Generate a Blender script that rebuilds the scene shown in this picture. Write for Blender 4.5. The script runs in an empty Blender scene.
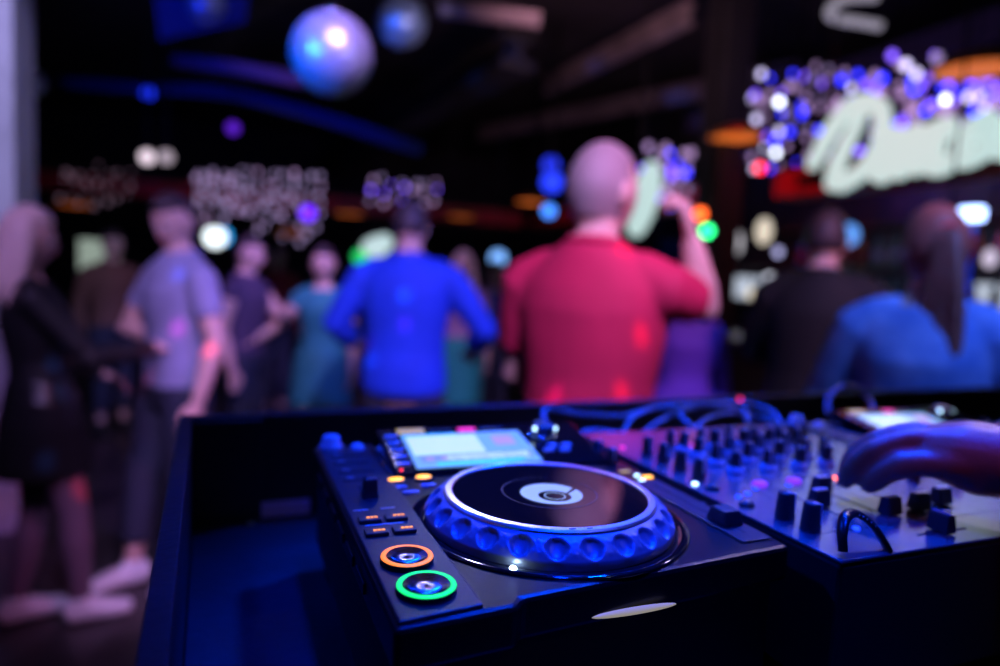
import bpy, bmesh, math, random
import numpy as np
from mathutils import Vector, Matrix
R_ = math.radians
PI = math.pi
random.seed(7)
SC = bpy.context.scene
C = SC.collection

# ------------------------------------------------------------------ camera, world, exposure, lights
DZ = 1.282                       # height of the players' top faces above the dance floor
CAM = Vector((-0.087, -0.349, DZ + 0.198))
yaw, pit, roll, FPX = R_(22.0145), R_(4.8918), R_(2.7822), 672.48
FW = Vector((math.sin(yaw)*math.cos(pit), math.cos(yaw)*math.cos(pit), -math.sin(pit)))
_r0 = Vector((math.cos(yaw), -math.sin(yaw), 0)); _u0 = _r0.cross(FW)
RT = _r0*math.cos(roll) + _u0*math.sin(roll); UP = -_r0*math.sin(roll) + _u0*math.cos(roll)
cd = bpy.data.cameras.new('camera'); cam = bpy.data.objects.new('camera', cd); C.objects.link(cam)
cam.matrix_world = Matrix.Translation(CAM) @ Matrix((RT, UP, -FW)).transposed().to_4x4()
cd.sensor_width = 36; cd.lens = FPX*36/1000; cd.clip_start = 0.02; cd.clip_end = 60
cd.dof.use_dof = True; cd.dof.focus_distance = 0.46; cd.dof.aperture_fstop = 2.0
SC.camera = cam
SC.view_settings.view_transform = 'Standard'; SC.view_settings.look = 'None'
SC.view_settings.exposure = 0.0; SC.view_settings.gamma = 1.0; SC.view_settings.use_curve_mapping = False
SC.cycles.use_denoising = True
SC.cycles.max_bounces = 6; SC.cycles.sample_clamp_indirect = 4.0
w = bpy.data.worlds.new('world'); SC.world = w; w.use_nodes = True
w.node_tree.nodes['Background'].inputs[0].default_value = (0.25, 0.2, 0.5, 1)
w.node_tree.nodes['Background'].inputs[1].default_value = 0.0015

def lamp(kind, name, loc, aim, power, color, size=0.1, cone=40, blend=0.4):
    l = bpy.data.lights.new(name, kind); l.energy = power; l.color = color
    if kind == 'SPOT':
        l.spot_size = R_(cone); l.spot_blend = blend; l.shadow_soft_size = size
    elif kind == 'AREA':
        l.shape = 'DISK'; l.size = size
    else:
        l.shadow_soft_size = size
    o = bpy.data.objects.new(name, l); C.objects.link(o); o.location = loc
    if aim is not None:
        o.rotation_euler = (Vector(aim) - Vector(loc)).to_track_quat('-Z', 'Y').to_euler()
    return o

# blue wash over the booth, from lamps on the ceiling above it
lamp('SPOT', 'blue_wash_lamp', (0.30, -0.12, 3.6), (0.20, 0.14, DZ), 600, (0.0, 0.025, 1.0), 0.10, 20, 0.9)
lamp('SPOT', 'blue_side_lamp', (1.3, 1.2, 3.5), (0.42, 0.32, DZ), 850, (0.0, 0.045, 1.0), 0.10, 25, 0.9)
lamp('SPOT', 'blue_back_lamp', (-1.2, 2.2, 3.5), (0.45, 0.45, DZ), 330, (0.0, 0.04, 1.0), 0.10, 22, 0.8)
lamp('SPOT', 'rim_white_fill', (0.75, 2.7, 3.4), (0.16, 0.12, DZ), 140, (0.6, 0.6, 1.0), 0.06, 5.0, 0.6)  # added white spot that brightens the jog wheel's rim
lamp('SPOT', 'bar_pink_fill', (1.7, -0.9, 3.4), (2.2, 1.7, 1.6), 330, (1.0, 0.32, 0.40), 0.12, 22, 0.7)  # added pink fill on the guests at the bar
lamp('SPOT', 'canopy_red_fill', (2.0, 2.2, 3.3), (3.75, 3.0, 2.25), 120, (1.0, 0.05, 0.08), 0.1, 55, 0.8)  # added red fill to lift the canopy board
lamp('SPOT', 'mixer_lilac_fill', (2.7, 1.3, 3.3), (0.66, 0.18, DZ), 190, (0.65, 0.5, 1.0), 0.15, 12, 0.8)  # added lilac spot giving the mixer plate its sheen
# stage wash on the dancers
lamp('SPOT', 'lavender_wash_lamp', (0.2, -0.9, 3.6), (0.7, 2.5, 1.0), 680, (0.60, 0.38, 1.0), 0.12, 41, 0.6)
lamp('SPOT', 'pink_wash_lamp', (1.9, -0.6, 3.4), (0.75, 1.7, 1.55), 190, (1.0, 0.20, 0.62), 0.12, 26, 0.6)
lamp('SPOT', 'lilac_left_lamp', (-1.3, 0.4, 3.5), (-0.35, 3.2, 1.2), 190, (0.55, 0.32, 1.0), 0.12, 38, 0.6)
lamp('SPOT', 'blue_dancer_lamp', (1.6, 0.3, 3.5), (0.6, 3.2, 1.3), 330, (0.0, 0.08, 1.0), 0.12, 36, 0.6)
lamp('SPOT', 'blue_right_lamp', (1.3, -0.4, 3.5), (2.3, 1.3, 1.35), 360, (0.12, 0.25, 1.0), 0.12, 34, 0.6)
lamp('SPOT', 'back_crowd_lamp', (0.5, 2.6, 3.3), (0.6, 6.0, 0.9), 230, (0.6, 0.32, 1.0), 0.12, 50, 0.6)
lamp('SPOT', 'duct_lamp', (-0.8, 3.6, 2.4), (0.0, 5.9, 3.3), 45, (0.0, 0.03, 1.0), 0.1, 75, 0.8)
lamp('SPOT', 'pillar_lamp', (-0.7, 1.6, 3.3), (-1.3, 3.75, 2.2), 260, (0.50, 0.46, 1.0), 0.1, 36, 0.6)
lamp('SPOT', 'beam_lamp', (1.7, 2.8, 2.5), (2.75, 4.7, 3.5), 90, (1.0, 0.55, 0.7), 0.1, 80, 0.8)
BALL = CAM + (FW + RT*((332-500)/FPX) - UP*((54-333)/FPX))*3.9
lamp('SPOT', 'hand_magenta_fill', (0.2, -0.9, 3.2), (0.56, 0.05, DZ+0.05), 26, (1.0, 0.10, 0.35), 0.05, 6.5, 0.9)  # added spot tinting the DJ's hand magenta
lamp('SPOT', 'small_ball_fill', (1.6, 1.2, 2.4), CAM + (FW + RT*((402-500)/FPX) - UP*((22-333)/FPX))*4.6, 230, (0.75, 0.65, 1.0), 0.08, 10, 0.5)  # added spot for the sheen on the mid-sized ball
lamp('SPOT', 'ball_blue_fill', (-1.6, 2.3, 2.6), (BALL.x, BALL.y, BALL.z), 1100, (0.0, 0.12, 1.0), 0.12, 16, 0.5)  # added blue spot to colour the large ball
lamp('SPOT', 'ball_lilac_fill', (1.9, 1.4, 2.6), (BALL.x, BALL.y, BALL.z), 45, (0.7, 0.6, 1.0), 0.12, 20, 0.5)  # added weak lilac spot on the large ball

# ------------------------------------------------------------------ pixel rays -> real places
def ray(u, v):
    return (FW + RT*((u-500)/FPX) - UP*((v-333)/FPX))
def on_z(u, v, z):
    d = ray(u, v); return CAM + d*((z-CAM.z)/d.z)
def on_x(u, v, x):
    d = ray(u, v); return CAM + d*((x-CAM.x)/d.x)
def on_y(u, v, y):
    d = ray(u, v); return CAM + d*((y-CAM.y)/d.y)
def at_k(u, v, k):
    return CAM + ray(u, v)*k
def dk(u, v, z=0.0):                 # a point on the players' top plane, in deck coordinates
    p = on_z(u, v, DZ+z); return (p.x, p.y)

# ------------------------------------------------------------------ materials
def mat(name, col, rough=0.5, metal=0.0, emit=None, es=0.0, noise=0.0, nscale=20.0, bump=0.0, bscale=200.0, coat=0.0, spec=0.5, trans=0.0, aniso=0.0, col2=None):
    m = bpy.data.materials.new(name); m.use_nodes = True
    nt = m.node_tree; b = nt.nodes['Principled BSDF']
    b.inputs['Base Color'].default_value = (*col, 1); b.inputs['Roughness'].default_value = rough
    b.inputs['Metallic'].default_value = metal; b.inputs['Coat Weight'].default_value = coat
    b.inputs['Specular IOR Level'].default_value = spec; b.inputs['Transmission Weight'].default_value = trans
    if emit is not None:
        b.inputs['Emission Color'].default_value = (*emit, 1); b.inputs['Emission Strength'].default_value = es
    tc = nt.nodes.new('ShaderNodeTexCoord')
    if noise > 0 or col2 is not None:
        n = nt.nodes.new('ShaderNodeTexNoise'); n.inputs['Scale'].default_value = nscale; n.inputs['Detail'].default_value = 4
        nt.links.new(tc.outputs['Object'], n.inputs['Vector'])
        r = nt.nodes.new('ShaderNodeValToRGB'); nt.links.new(n.outputs['Fac'], r.inputs['Fac'])
        c2 = col2 if col2 is not None else tuple(min(1, c*(1+noise)) for c in col)
        c1 = col if col2 is not None else tuple(c*(1-noise) for c in col)
        r.color_ramp.elements[0].position = 0.35; r.color_ramp.elements[1].position = 0.65
        r.color_ramp.elements[0].color = (*c1, 1); r.color_ramp.elements[1].color = (*c2, 1)
        nt.links.new(r.outputs['Color'], b.inputs['Base Color'])
    if bump > 0:
        n = nt.nodes.new('ShaderNodeTexNoise'); n.inputs['Scale'].default_value = bscale; n.inputs['Detail'].default_value = 3
        nt.links.new(tc.outputs['Object'], n.inputs['Vector'])
        bp = nt.nodes.new('ShaderNodeBump'); bp.inputs['Strength'].default_value = bump; bp.inputs['Distance'].default_value = 0.01
        nt.links.new(n.outputs['Fac'], bp.inputs['Height']); nt.links.new(bp.outputs['Normal'], b.inputs['Normal'])
    if aniso > 0:
        b.inputs['Anisotropic'].default_value = aniso
        t = nt.nodes.new('ShaderNodeTangent'); t.direction_type = 'RADIAL'; t.axis = 'Z'
        nt.links.new(t.outputs['Tangent'], b.inputs['Tangent'])
    return m
def glow(name, col, s):
    return mat(name, tuple(c*0.3 for c in col), 0.5, emit=col, es=s)

M = dict(
    plastic=mat('black_plastic', (0.005, 0.005, 0.006), 0.30, bump=0.04, bscale=900, spec=0.35),
    strip=mat('dark_strip', (0.022, 0.022, 0.026), 0.38, bump=0.04, bscale=900, spec=0.35),
    gloss=mat('gloss_black', (0.006, 0.006, 0.007), 0.08, coat=0.5),
    rubber=mat('knob_rubber', (0.012, 0.012, 0.014), 0.5),
    knobskirt=mat('knob_skirt', (0.5, 0.5, 0.55), 0.35),
    mark=mat('white_mark', (0.75, 0.75, 0.78), 0.4),
    jog=mat('jog_grey', (0.22, 0.24, 0.34), 0.38, metal=0.3),
    rim=mat('brushed_rim', (0.9, 0.9, 0.92), 0.33, metal=1.0),
    alu=mat('mixer_plate', (0.40, 0.40, 0.43), 0.20, metal=0.8, noise=0.06, nscale=60),
    chrome=mat('chrome', (0.85, 0.85, 0.88), 0.10, metal=1.0),
    disc=mat('spun_metal', (0.6, 0.62, 0.7), 0.22, metal=1.0, aniso=0.9),
    desk=mat('painted_board', (0.016, 0.016, 0.022), 0.5, noise=0.25, nscale=14, bump=0.12, bscale=90),
    cable=mat('cable_sheath', (0.05, 0.05, 0.06), 0.4),
    black=mat('matt_black', (0.008, 0.008, 0.009), 0.7),
    g_orange=glow('orange_ring', (1.0, 0.22, 0.02), 1.6), g_green=glow('green_ring', (0.01, 1.0, 0.16), 1.3),
    g_amber=glow('amber_led', (1.0, 0.42, 0.02), 3.0), g_olive=glow('amber_small', (1.0, 0.30, 0.02), 2.0),
    g_yellow=glow('yellow_label', (0.85, 0.62, 0.16), 0.55), g_red=glow('red_led', (1.0, 0.02, 0.04), 2.5),
    g_blue=glow('blue_led', (0.02, 0.08, 1.0), 1.6), g_purple=glow('purple_key', (0.35, 0.04, 0.95), 0.8),
    g_cyanwhite=glow('cyan_led_glint', (0.5, 0.8, 1.0), 4.0), g_magenta=glow('magenta_led', (1.0, 0.03, 0.35), 1.4),
    scr=glow('screen_base', (0.20, 0.50, 0.72), 0.75), scr_white=glow('screen_list', (0.62, 0.86, 0.80), 0.95),
    scr_cyan=glow('screen_wave', (0.02, 0.66, 0.95), 1.0), scr_grey=glow('screen_grey', (0.22, 0.36, 0.55), 0.7),
    scr_pink=glow('screen_pink', (0.62, 0.40, 0.58), 0.7), scr_dark=glow('screen_text', (0.10, 0.2, 0.32), 0.5),
    jogdisp=glow('jog_display', (0.38, 0.56, 0.60), 0.75),
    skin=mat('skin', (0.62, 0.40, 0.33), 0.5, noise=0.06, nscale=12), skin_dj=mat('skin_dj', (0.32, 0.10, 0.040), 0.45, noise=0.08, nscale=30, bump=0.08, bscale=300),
    eye=mat('eye_white', (0.8, 0.8, 0.8), 0.2), lips=mat('lips', (0.5, 0.15, 0.14), 0.4), iris=mat('iris', (0.05, 0.03, 0.02), 0.2),
)

# ------------------------------------------------------------------ mesh helpers
def smooth(bm):
    for f in bm.faces: f.smooth = True
def box(bm, x0, x1, y0, y1, z0, z1):
    v = [bm.verts.new(p) for p in ((x0,y0,z0),(x1,y0,z0),(x1,y1,z0),(x0,y1,z0),(x0,y0,z1),(x1,y0,z1),(x1,y1,z1),(x0,y1,z1))]
    for f in ((3,2,1,0),(4,5,6,7),(0,1,5,4),(1,2,6,5),(2,3,7,6),(3,0,4,7)): bm.faces.new([v[i] for i in f])
def prism(bm, pts, z0, z1):
    a = [bm.verts.new((x,y,z0)) for x,y in pts]; b = [bm.verts.new((x,y,z1)) for x,y in pts]
    n = len(pts); bm.faces.new(a[::-1]); bm.faces.new(b)
    for i in range(n): bm.faces.new((a[i],a[(i+1)%n],b[(i+1)%n],b[i]))
def hexa(bm, lo, hi):               # eight free corners: four below, four above
    v = [bm.verts.new(p) for p in list(lo)+list(hi)]
    for f in ((3,2,1,0),(4,5,6,7),(0,1,5,4),(1,2,6,5),(2,3,7,6),(3,0,4,7)): bm.faces.new([v[i] for i in f])
def lathe(bm, prof, n=48, c=(0,0,0), sy=1.0, sm=True):
    rings = []
    for r, z in prof:
        if r <= 1e-6: rings.append([bm.verts.new((c[0],c[1],c[2]+z))])
        else: rings.append([bm.verts.new((c[0]+r*math.cos(2*PI*i/n), c[1]+sy*r*math.sin(2*PI*i/n), c[2]+z)) for i in range(n)])
    fs = []
    for a, b in zip(rings, rings[1:]):
        for i in range(n):
            j = (i+1) % n
            if len(a) == 1 and len(b) == 1: continue
            if len(a) == 1: fs.append(bm.faces.new((a[0], b[j], b[i])))
            elif len(b) == 1: fs.append(bm.faces.new((a[i], a[j], b[0])))
            else: fs.append(bm.faces.new((a[i], a[j], b[j], b[i])))
    if sm:
        for f in fs: f.smooth = True
def loft(bm, pts, rx, ry=None, ref=(0,1,0), n=14, sm=True):
    pts = [Vector(p) for p in pts]; m = len(pts)
    if not hasattr(rx, '__len__'): rx = [rx]*m
    if ry is None: ry = rx
    if not hasattr(ry, '__len__'): ry = [ry]*m
    ref = Vector(ref); rings = []
    for i, p in enumerate(pts):
        t = (pts[min(i+1,m-1)] - pts[max(i-1,0)]).normalized()
        b = ref - t*t.dot(ref)
        if b.length < 1e-3: b = Vector((1,0,0)) - t*t.x
        b.normalize(); a = b.cross(t)
        rings.append([bm.verts.new(p + a*(rx[i]*math.cos(2*PI*k/n)) + b*(ry[i]*math.sin(2*PI*k/n))) for k in range(n)])
    fs = []
    for a, b in zip(rings, rings[1:]):
        for k in range(n): fs.append(bm.faces.new((a[k], a[(k+1)%n], b[(k+1)%n], b[k])))
    fs.append(bm.faces.new(rings[0][::-1])); fs.append(bm.faces.new(rings[-1]))
    if sm:
        for f in fs: f.smooth = True
def ball(bm, c, rx, ry=None, rz=None, n=16, rot=None):
    ry = rx if ry is None else ry; rz = rx if rz is None else rz
    mt = Matrix.Translation(c) @ (rot.to_4x4() if rot is not None else Matrix.Identity(4)) @ Matrix.Diagonal((rx,ry,rz,1))
    g = bmesh.ops.create_uvsphere(bm, u_segments=n, v_segments=max(6,n*2//3), radius=1.0, matrix=mt)
    for v in g['verts']:
        for f in v.link_faces: f.smooth = True
def catmull(pts, k=6):
    pts = [Vector(p) for p in pts]; out = []
    P = [pts[0]*2-pts[1]] + pts + [pts[-1]*2-pts[-2]]
    for i in range(1, len(P)-2):
        for j in range(k):
            t = j/k
            out.append(0.5*((2*P[i]) + (P[i+1]-P[i-1])*t + (2*P[i-1]-5*P[i]+4*P[i+1]-P[i+2])*t*t + (3*P[i]-P[i-1]-3*P[i+1]+P[i+2])*t**3))
    out.append(pts[-1]); return out
def obj(name, bm, m, parent=None, bevel=0.0, remesh=0.0, sm_it=3, loc=None, fix=True):
    if fix: bmesh.ops.recalc_face_normals(bm, faces=bm.faces[:])
    me = bpy.data.meshes.new(name); bm.to_mesh(me); bm.free(); me.materials.append(m)
    o = bpy.data.objects.new(name, me); C.objects.link(o)
    if parent is not None: o.parent = parent
    if loc is not None: o.location = loc
    if bevel > 0:
        b = o.modifiers.new('bevel', 'BEVEL'); b.width = bevel; b.segments = 2; b.limit_method = 'ANGLE'
    if remesh > 0:
        r = o.modifiers.new('remesh', 'REMESH'); r.mode = 'VOXEL'; r.voxel_size = remesh; r.use_smooth_shade = True
        s = o.modifiers.new('smooth', 'SMOOTH'); s.factor = 0.5; s.iterations = sm_it
    return o
def tag(o, label=None, cat=None, group=None, kind=None):
    if label: o['label'] = label
    if cat: o['category'] = cat
    if group: o['group'] = group
    if kind: o['kind'] = kind
    return o
def thing(name, label, cat, loc=(0,0,0), rz=0.0, group=None):
    o = bpy.data.objects.new(name, None); C.objects.link(o); o.empty_display_size = 0.05
    o.location = loc; o.rotation_euler = (0,0,rz); return tag(o, label, cat, group)
def B(): return bmesh.new()
def struct(name, bm, m, **k): return tag(obj(name, bm, m, **k), kind='structure')
def copy_tree(o, parent=None):
    c = o.copy(); C.objects.link(c); c.parent = parent
    for ch in list(o.children): copy_tree(ch, c)
    return c

# ------------------------------------------------------------------ the room
m_floor = mat('dark_floor', (0.035, 0.028, 0.032), 0.35, noise=0.4, nscale=3)
m_dark = mat('dark_wall', (0.02, 0.015, 0.02), 0.8, noise=0.3, nscale=2)
m_ceil = mat('dark_ceiling', (0.03, 0.022, 0.025), 0.8, noise=0.4, nscale=1.5)
bm = B(); box(bm, -6, 7, -4, 13, -0.1, 0); struct('floor', bm, m_floor)
bm = B(); box(bm, -6, 7, -4, 13, 3.9, 4.0); struct('ceiling', bm, m_ceil)
bm = B(); box(bm, -6, 7, 12.9, 13, 0, 3.9); struct('wall_back', bm, m_dark)
bm = B(); box(bm, -6, -5.9, -4, 12.9, 0, 3.9); struct('wall_left', bm, m_dark)
bm = B(); box(bm, 6.9, 7, -4, 12.9, 0, 3.9); struct('wall_right', bm, m_dark)
bm = B(); box(bm, -5.9, 6.9, -4, -3.9, 0, 3.9); struct('wall_front', bm, m_dark)
m_stage = mat('stage_carpet', (0.02, 0.02, 0.022), 0.9)
bm = B(); box(bm, -1.0, 3.0, -2.2, -0.12, 0.0, 0.25); struct('platform', bm, m_stage)
# pillars
m_conc = mat('pale_concrete', (0.50, 0.48, 0.52), 0.8, noise=0.12, nscale=6, bump=0.3, bscale=25)
pa = at_k(-30, 200, 3.5); pb = at_k(20, 200, 3.5)
bm = B(); box(bm, pb.x-0.42, pb.x, pb.y-0.1, pb.y+0.32, 0, 3.9); struct('pillar', bm, m_conc, bevel=0.01)
pc = on_x(718, 200, 3.40)
bm = B(); box(bm, pc.x-0.12, pc.x+0.13, pc.y-0.12, pc.y+0.13, 0, 3.9); struct('pillar', bm, m_dark, bevel=0.01)
# ceiling beams
m_beam = mat('steel_beam', (0.20, 0.15, 0.16), 0.55, noise=0.3, nscale=5)
m_beamd = mat('black_beam', (0.012, 0.010, 0.012), 0.7)
def beam(p, q, wd, ht, m, label):
    p, q = Vector(p), Vector(q); bm = B(); d = (q-p).normalized()
    s = Vector((-d.y, d.x, 0)).normalized()*wd/2; h = Vector((0,0,ht))
    up = h*0.25; dn = h*0.75                # an I-section: two flanges and a web
    for a, b_, sc in ((-h, -dn, 1), (-dn, -up, 0.25), (-up, Vector((0,0,0)), 1)):
        hexa(bm, [p-s*sc+a, p+s*sc+a, q+s*sc+a, q-s*sc+a], [p-s*sc+b_, p+s*sc+b_, q+s*sc+b_, q-s*sc+b_])
    return tag(obj('ceiling_beam', bm, m), label, 'beam', kind='structure')
def beam_px(a, b, z, wd, ht, m, label):
    beam(on_z(*a, z), on_z(*b, z), wd, ht, m, label)
beam_px((548, 78), (690, 2), 3.55, 0.10, 0.16, m_beam, 'pinkish steel beam under the dark ceiling')
beam_px((690, 118), (1010, 6), 3.5, 0.14, 0.2, mat('violet_beam', (0.10,0.06,0.09), 0.6), 'dark violet beam above the illuminated sign')
beam_px((310, 165), (520, 30), 3.4, 0.30, 0.3, m_beamd, 'wide black beam crossing the ceiling')
beam_px((440, 2), (540, 14), 3.3, 0.08, 0.08, mat('pale_tube', (0.4,0.3,0.34), 0.5), 'thin pale beam behind the small mirror ball')
beam_px((480, 128), (800, 60), 3.7, 0.12, 0.2, m_beam, 'dim brown beam across the ceiling')
# duct whose blue light is put into its base colour
m_duct = mat('duct_blue_light', (0.03, 0.08, 0.55), 0.4)
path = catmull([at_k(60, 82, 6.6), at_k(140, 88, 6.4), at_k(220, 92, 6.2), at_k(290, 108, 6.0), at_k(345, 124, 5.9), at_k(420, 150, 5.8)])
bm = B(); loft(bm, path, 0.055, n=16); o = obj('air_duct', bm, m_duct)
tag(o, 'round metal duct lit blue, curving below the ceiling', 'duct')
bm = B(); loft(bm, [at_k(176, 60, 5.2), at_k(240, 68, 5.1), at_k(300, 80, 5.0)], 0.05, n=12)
tag(obj('ceiling_pipe', bm, mat('violet_pipe', (0.5,0.2,0.5), 0.4)), 'straight purple pipe beside the large mirror ball', 'pipe')
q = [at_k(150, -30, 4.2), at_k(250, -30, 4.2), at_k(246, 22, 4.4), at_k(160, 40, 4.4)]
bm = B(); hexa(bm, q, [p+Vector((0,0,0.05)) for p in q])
tag(obj('ceiling_panel', bm, mat('panel_blue', (0.02,0.02,0.12), 0.6)), 'blue panel hanging at the ceiling above the dancers', 'panel')

# ------------------------------------------------------------------ DJ booth
booth = thing('dj_booth', 'black booth box with a raised rim carrying the players and mixer', 'booth', (0,0,0))
ZT, ZF, ZB = DZ, DZ-0.135, 0.0
bl, br = Vector((-0.139, 0.569)), Vector((2.6, 0.655))
def bpart(name, bm, m=None): return obj(name, bm, m or M['desk'], booth, bevel=0.0015)
bm = B(); prism(bm, [(bl.x-0.0045, bl.y+0.022), (bl.x-0.0045, bl.y), (br.x, br.y), (br.x, br.y+0.022)], ZB, ZT); bpart('back_wall', bm)
bm = B(); prism(bm, [(-0.1235, -0.16), (-0.1085, -0.16), (bl.x+0.0105, bl.y-0.0005), (bl.x-0.0045, bl.y-0.0005)], ZB, ZT); bpart('side_wall', bm)
bm = B(); prism(bm, [(-0.108, -0.16), (2.58, -0.16), (2.58, 0.652), (bl.x+0.012, 0.5675)], ZF-0.025, ZF); bpart('desk_board', bm)
bm = B(); box(bm, 2.58, 2.6, -0.16, 0.652, ZB, ZT); bpart('side_wall', bm)
bm = B(); box(bm, -0.114, 2.578, -0.16, -0.14, 0.0, ZF-0.026); bpart('front_panel', bm)
bm = B(); box(bm, -0.126, -0.045, 0.555, 0.566, ZF+0.001, DZ-0.003); bpart('corner_block', bm)

# small things lying in the booth
c0 = on_z(281, 512, ZF)
t = tag(obj('paper_box', (lambda b: (box(b, -0.034, 0.036, -0.012, 0.012, 0, 0.017), b)[1])(B()), mat('pale_card', (0.85, 0.55, 0.95), 0.5), loc=(c0.x, c0.y-0.004, ZF+0.0005)), 'small pale flat box lying at the back of the booth', 'box')
t.rotation_euler = (0,0,0.03)
c1 = on_z(242, 514, ZF)
bm = B(); lathe(bm, [(0,0),(0.0045,0),(0.0045,0.018),(0.003,0.021),(0,0.021)], 16)
tag(obj('wooden_stub', bm, mat('cap_brown', (0.5,0.25,0.15), 0.4), loc=(c1.x, c1.y, ZF+0.0005)), 'small brown stub standing left of the pale box', 'stub')
c1 = on_z(251, 525, ZF)
bm = B(); ball(bm, (0,0,0.002), 0.005, 0.003, 0.002, 8)
tag(obj('crumb', bm, mat('crumb_gold', (0.8,0.6,0.3), 0.3), loc=(c1.x, c1.y, ZF+0.0002)), 'tiny golden scrap lying on the booth board', 'scrap')

# ------------------------------------------------------------------ the player
def disc_bm(r, z0, z1, n=40, sy=1.0):
    b = B(); lathe(b, [(0,z0),(r,z0),(r,z1),(0,z1)], n, sy=sy, sm=False); return b
def rbox(name, m, par, cx, cy, wx, wy, z0, z1, bevel=0.0008, tilt=0.0):
    b = B(); box(b, -wx/2, wx/2, -wy/2, wy/2, 0, z1-z0); o = obj(name, b, m, par, bevel=bevel, loc=(cx, cy, z0)); o.rotation_euler = (tilt,0,0); return o

def make_player():
    root = thing('dj_player', 'black media player with a round jog wheel and lit screen, left of the mixer', 'dj player', (0,0,DZ))
    b = B(); prism(b, [(0,0),(0.077,0.006),(0.083,0.014),(0.3195,0.034),(0.3195,0.40),(0,0.40)], -0.028, 0.0); body = obj('body', b, M['plastic'], root, bevel=0.0035)
    b = B(); prism(b, [(0.006,0.012),(0.082,0.022),(0.314,0.044),(0.314,0.396),(0.006,0.396)], -0.108, -0.0282); obj('chassis', b, M['black'], root, bevel=0.003)
    for fx, fy in ((0.03,0.05),(0.29,0.08),(0.03,0.36),(0.29,0.36)):
        b = B(); lathe(b, [(0,0),(0.018,0),(0.02,0.004),(0.02,0.0265),(0,0.0265)], 24); obj('foot', b, M['rubber'], root, loc=(fx,fy,-0.135))
    for k in range(6):
        rbox('side_vent', M['strip'], body, -0.0006, 0.10+0.045*k, 0.002, 0.03, -0.020, -0.012, 0.0003)
    # left control strip
    b = B(); prism(b, [(0.003,0.003),(0.056,0.009),(0.056,0.372),(0.003,0.372)], 0.0, 0.0028); strip = obj('control_strip', b, M['strip'], root, bevel=0.0015)
    zs = 0.0028
    for nm, (x, y), g, dk_ in (('play_button', (0.0275,0.0345), M['g_green'], 1), ('cue_button', (0.0262,0.0785), M['g_orange'], 0)):
        R = 0.0188 if dk_ else 0.0180
        b = B(); lathe(b, [(0,0),(R,0),(R,0.0035),(R-0.0008,0.0042),(R-0.0042,0.0042),(R-0.0046,0.0034),(0,0.0034)], 56)
        bt = obj(nm, b, M['plastic'], root, loc=(x,y,zs))
        b = B(); lathe(b, [(R-0.0003,0.0040),(R-0.0006,0.0046),(R-0.0036,0.0046),(R-0.0040,0.0040)], 56); obj('light_ring', b, g, bt)
        b = B(); lathe(b, [(0,0.0030),(0.001,0.0034),(R-0.0045,0.0050),(R-0.0045,0.0036)], 56); obj('metal_disc', b, M['disc'], bt)
    for (x, y) in ((0.016,0.1305),(0.037,0.1305),(0.016,0.1575),(0.037,0.1575)):
        bt = rbox('search_button', M['rubber'], root, x, y, 0.017, 0.011, zs, zs+0.003)
        for k in (-1,0,1):
            b = B(); box(b, -0.0011,0.0011,-0.0011,0.0011,0.003,0.0034); obj('led', b, M['g_olive'], bt, loc=(0.002+k*0.0032, 0.0, 0))
    for y in (0.195,):
        rbox('slider_slot', M['black'], root, 0.027, 0.222, 0.010, 0.040, zs, zs+0.0005, 0.0001)
    b = B(); loft(b, [(0,0,0),(0,0,0.006),(0,0,0.016),(0,0,0.018)], [0.010,0.0085,0.0078,0.006], [0.010,0.0085,0.0078,0.006], n=4, sm=False)
    lv = obj('direction_lever', b, M['rubber'], root, bevel=0.001, loc=(0.027,0.214,zs)); lv.rotation_euler = (0,0,PI/4)
    for y in (0.262, 0.288, 0.318, 0.345):
        rbox('slot', M['black'], root, 0.029, y, 0.034, 0.004, zs, zs+0.0006, 0.0002)
        rbox('slot_mark', M['mark'], root, 0.020, y+0.009, 0.007, 0.0016, zs, zs+0.0003, 0)
    for x in (0.014, 0.036):
        rbox('printed_mark', M['mark'], root, x, 0.183, 0.012, 0.001, zs, zs+0.0003, 0)
    rbox('printed_mark', M['mark'], root, 0.026, 0.1485, 0.03, 0.001, zs, zs+0.0003, 0)
    b = B(); lathe(b, [(0,0),(0.013,0),(0.013,0.004),(0.010,0.005),(0.0095,0.013),(0.008,0.0145),(0,0.0145)], 28); obj('standby_knob', b, M['knobskirt'], root, loc=(0.018,0.388,0.0))
    b = B(); lathe(b, [(0,0),(0.008,0),(0.008,0.004),(0.005,0.008),(0,0.008)], 20); obj('standby_lamp', b, M['knobskirt'], root, loc=(0.044,0.372,0.0))
    # screen housing, a wedge
    t = R_(12); sx0, sw, sy0, sl = 0.0848, 0.1357, 0.2738, 0.0732
    ct, st = math.cos(t), math.sin(t)
    def sp(x, s, h=0.0): return Vector((x, sy0 + s*ct - h*st, 0.006 + s*st + h*ct))     # on the tilted face
    y0, y1 = -0.006, 0.094
    lo = [(0.058, sp(0,y0).y-0.002, 0), (0.303, sp(0,y0).y-0.002, 0), (0.303, sp(0,y1).y+0.004, 0), (0.058, sp(0,y1).y+0.004, 0)]
    hi = [sp(0.062,y0), sp(0.299,y0), sp(0.299,y1), sp(0.062,y1)]
    b = B(); hexa(b, lo, hi); obj('screen_housing', b, M['gloss'], root, bevel=0.002)
    def panel(name, m, par, xa, xb, sa, sb, h0, h1, bev=0.0):
        b = B(); hexa(b, [sp(xa,sa,h0), sp(xb,sa,h0), sp(xb,sb,h0), sp(xa,sb,h0)], [sp(xa,sa,h1), sp(xb,sa,h1), sp(xb,sb,h1), sp(xa,sb,h1)])
        return obj(name, b, m, par, bevel=bev)
    scr = panel('screen', M['scr'], root, sx0, sx0+sw, 0, sl, 0.0001, 0.0010)
    W = lambda f: sx0 + sw*f
    L = lambda f: sl*f
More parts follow.
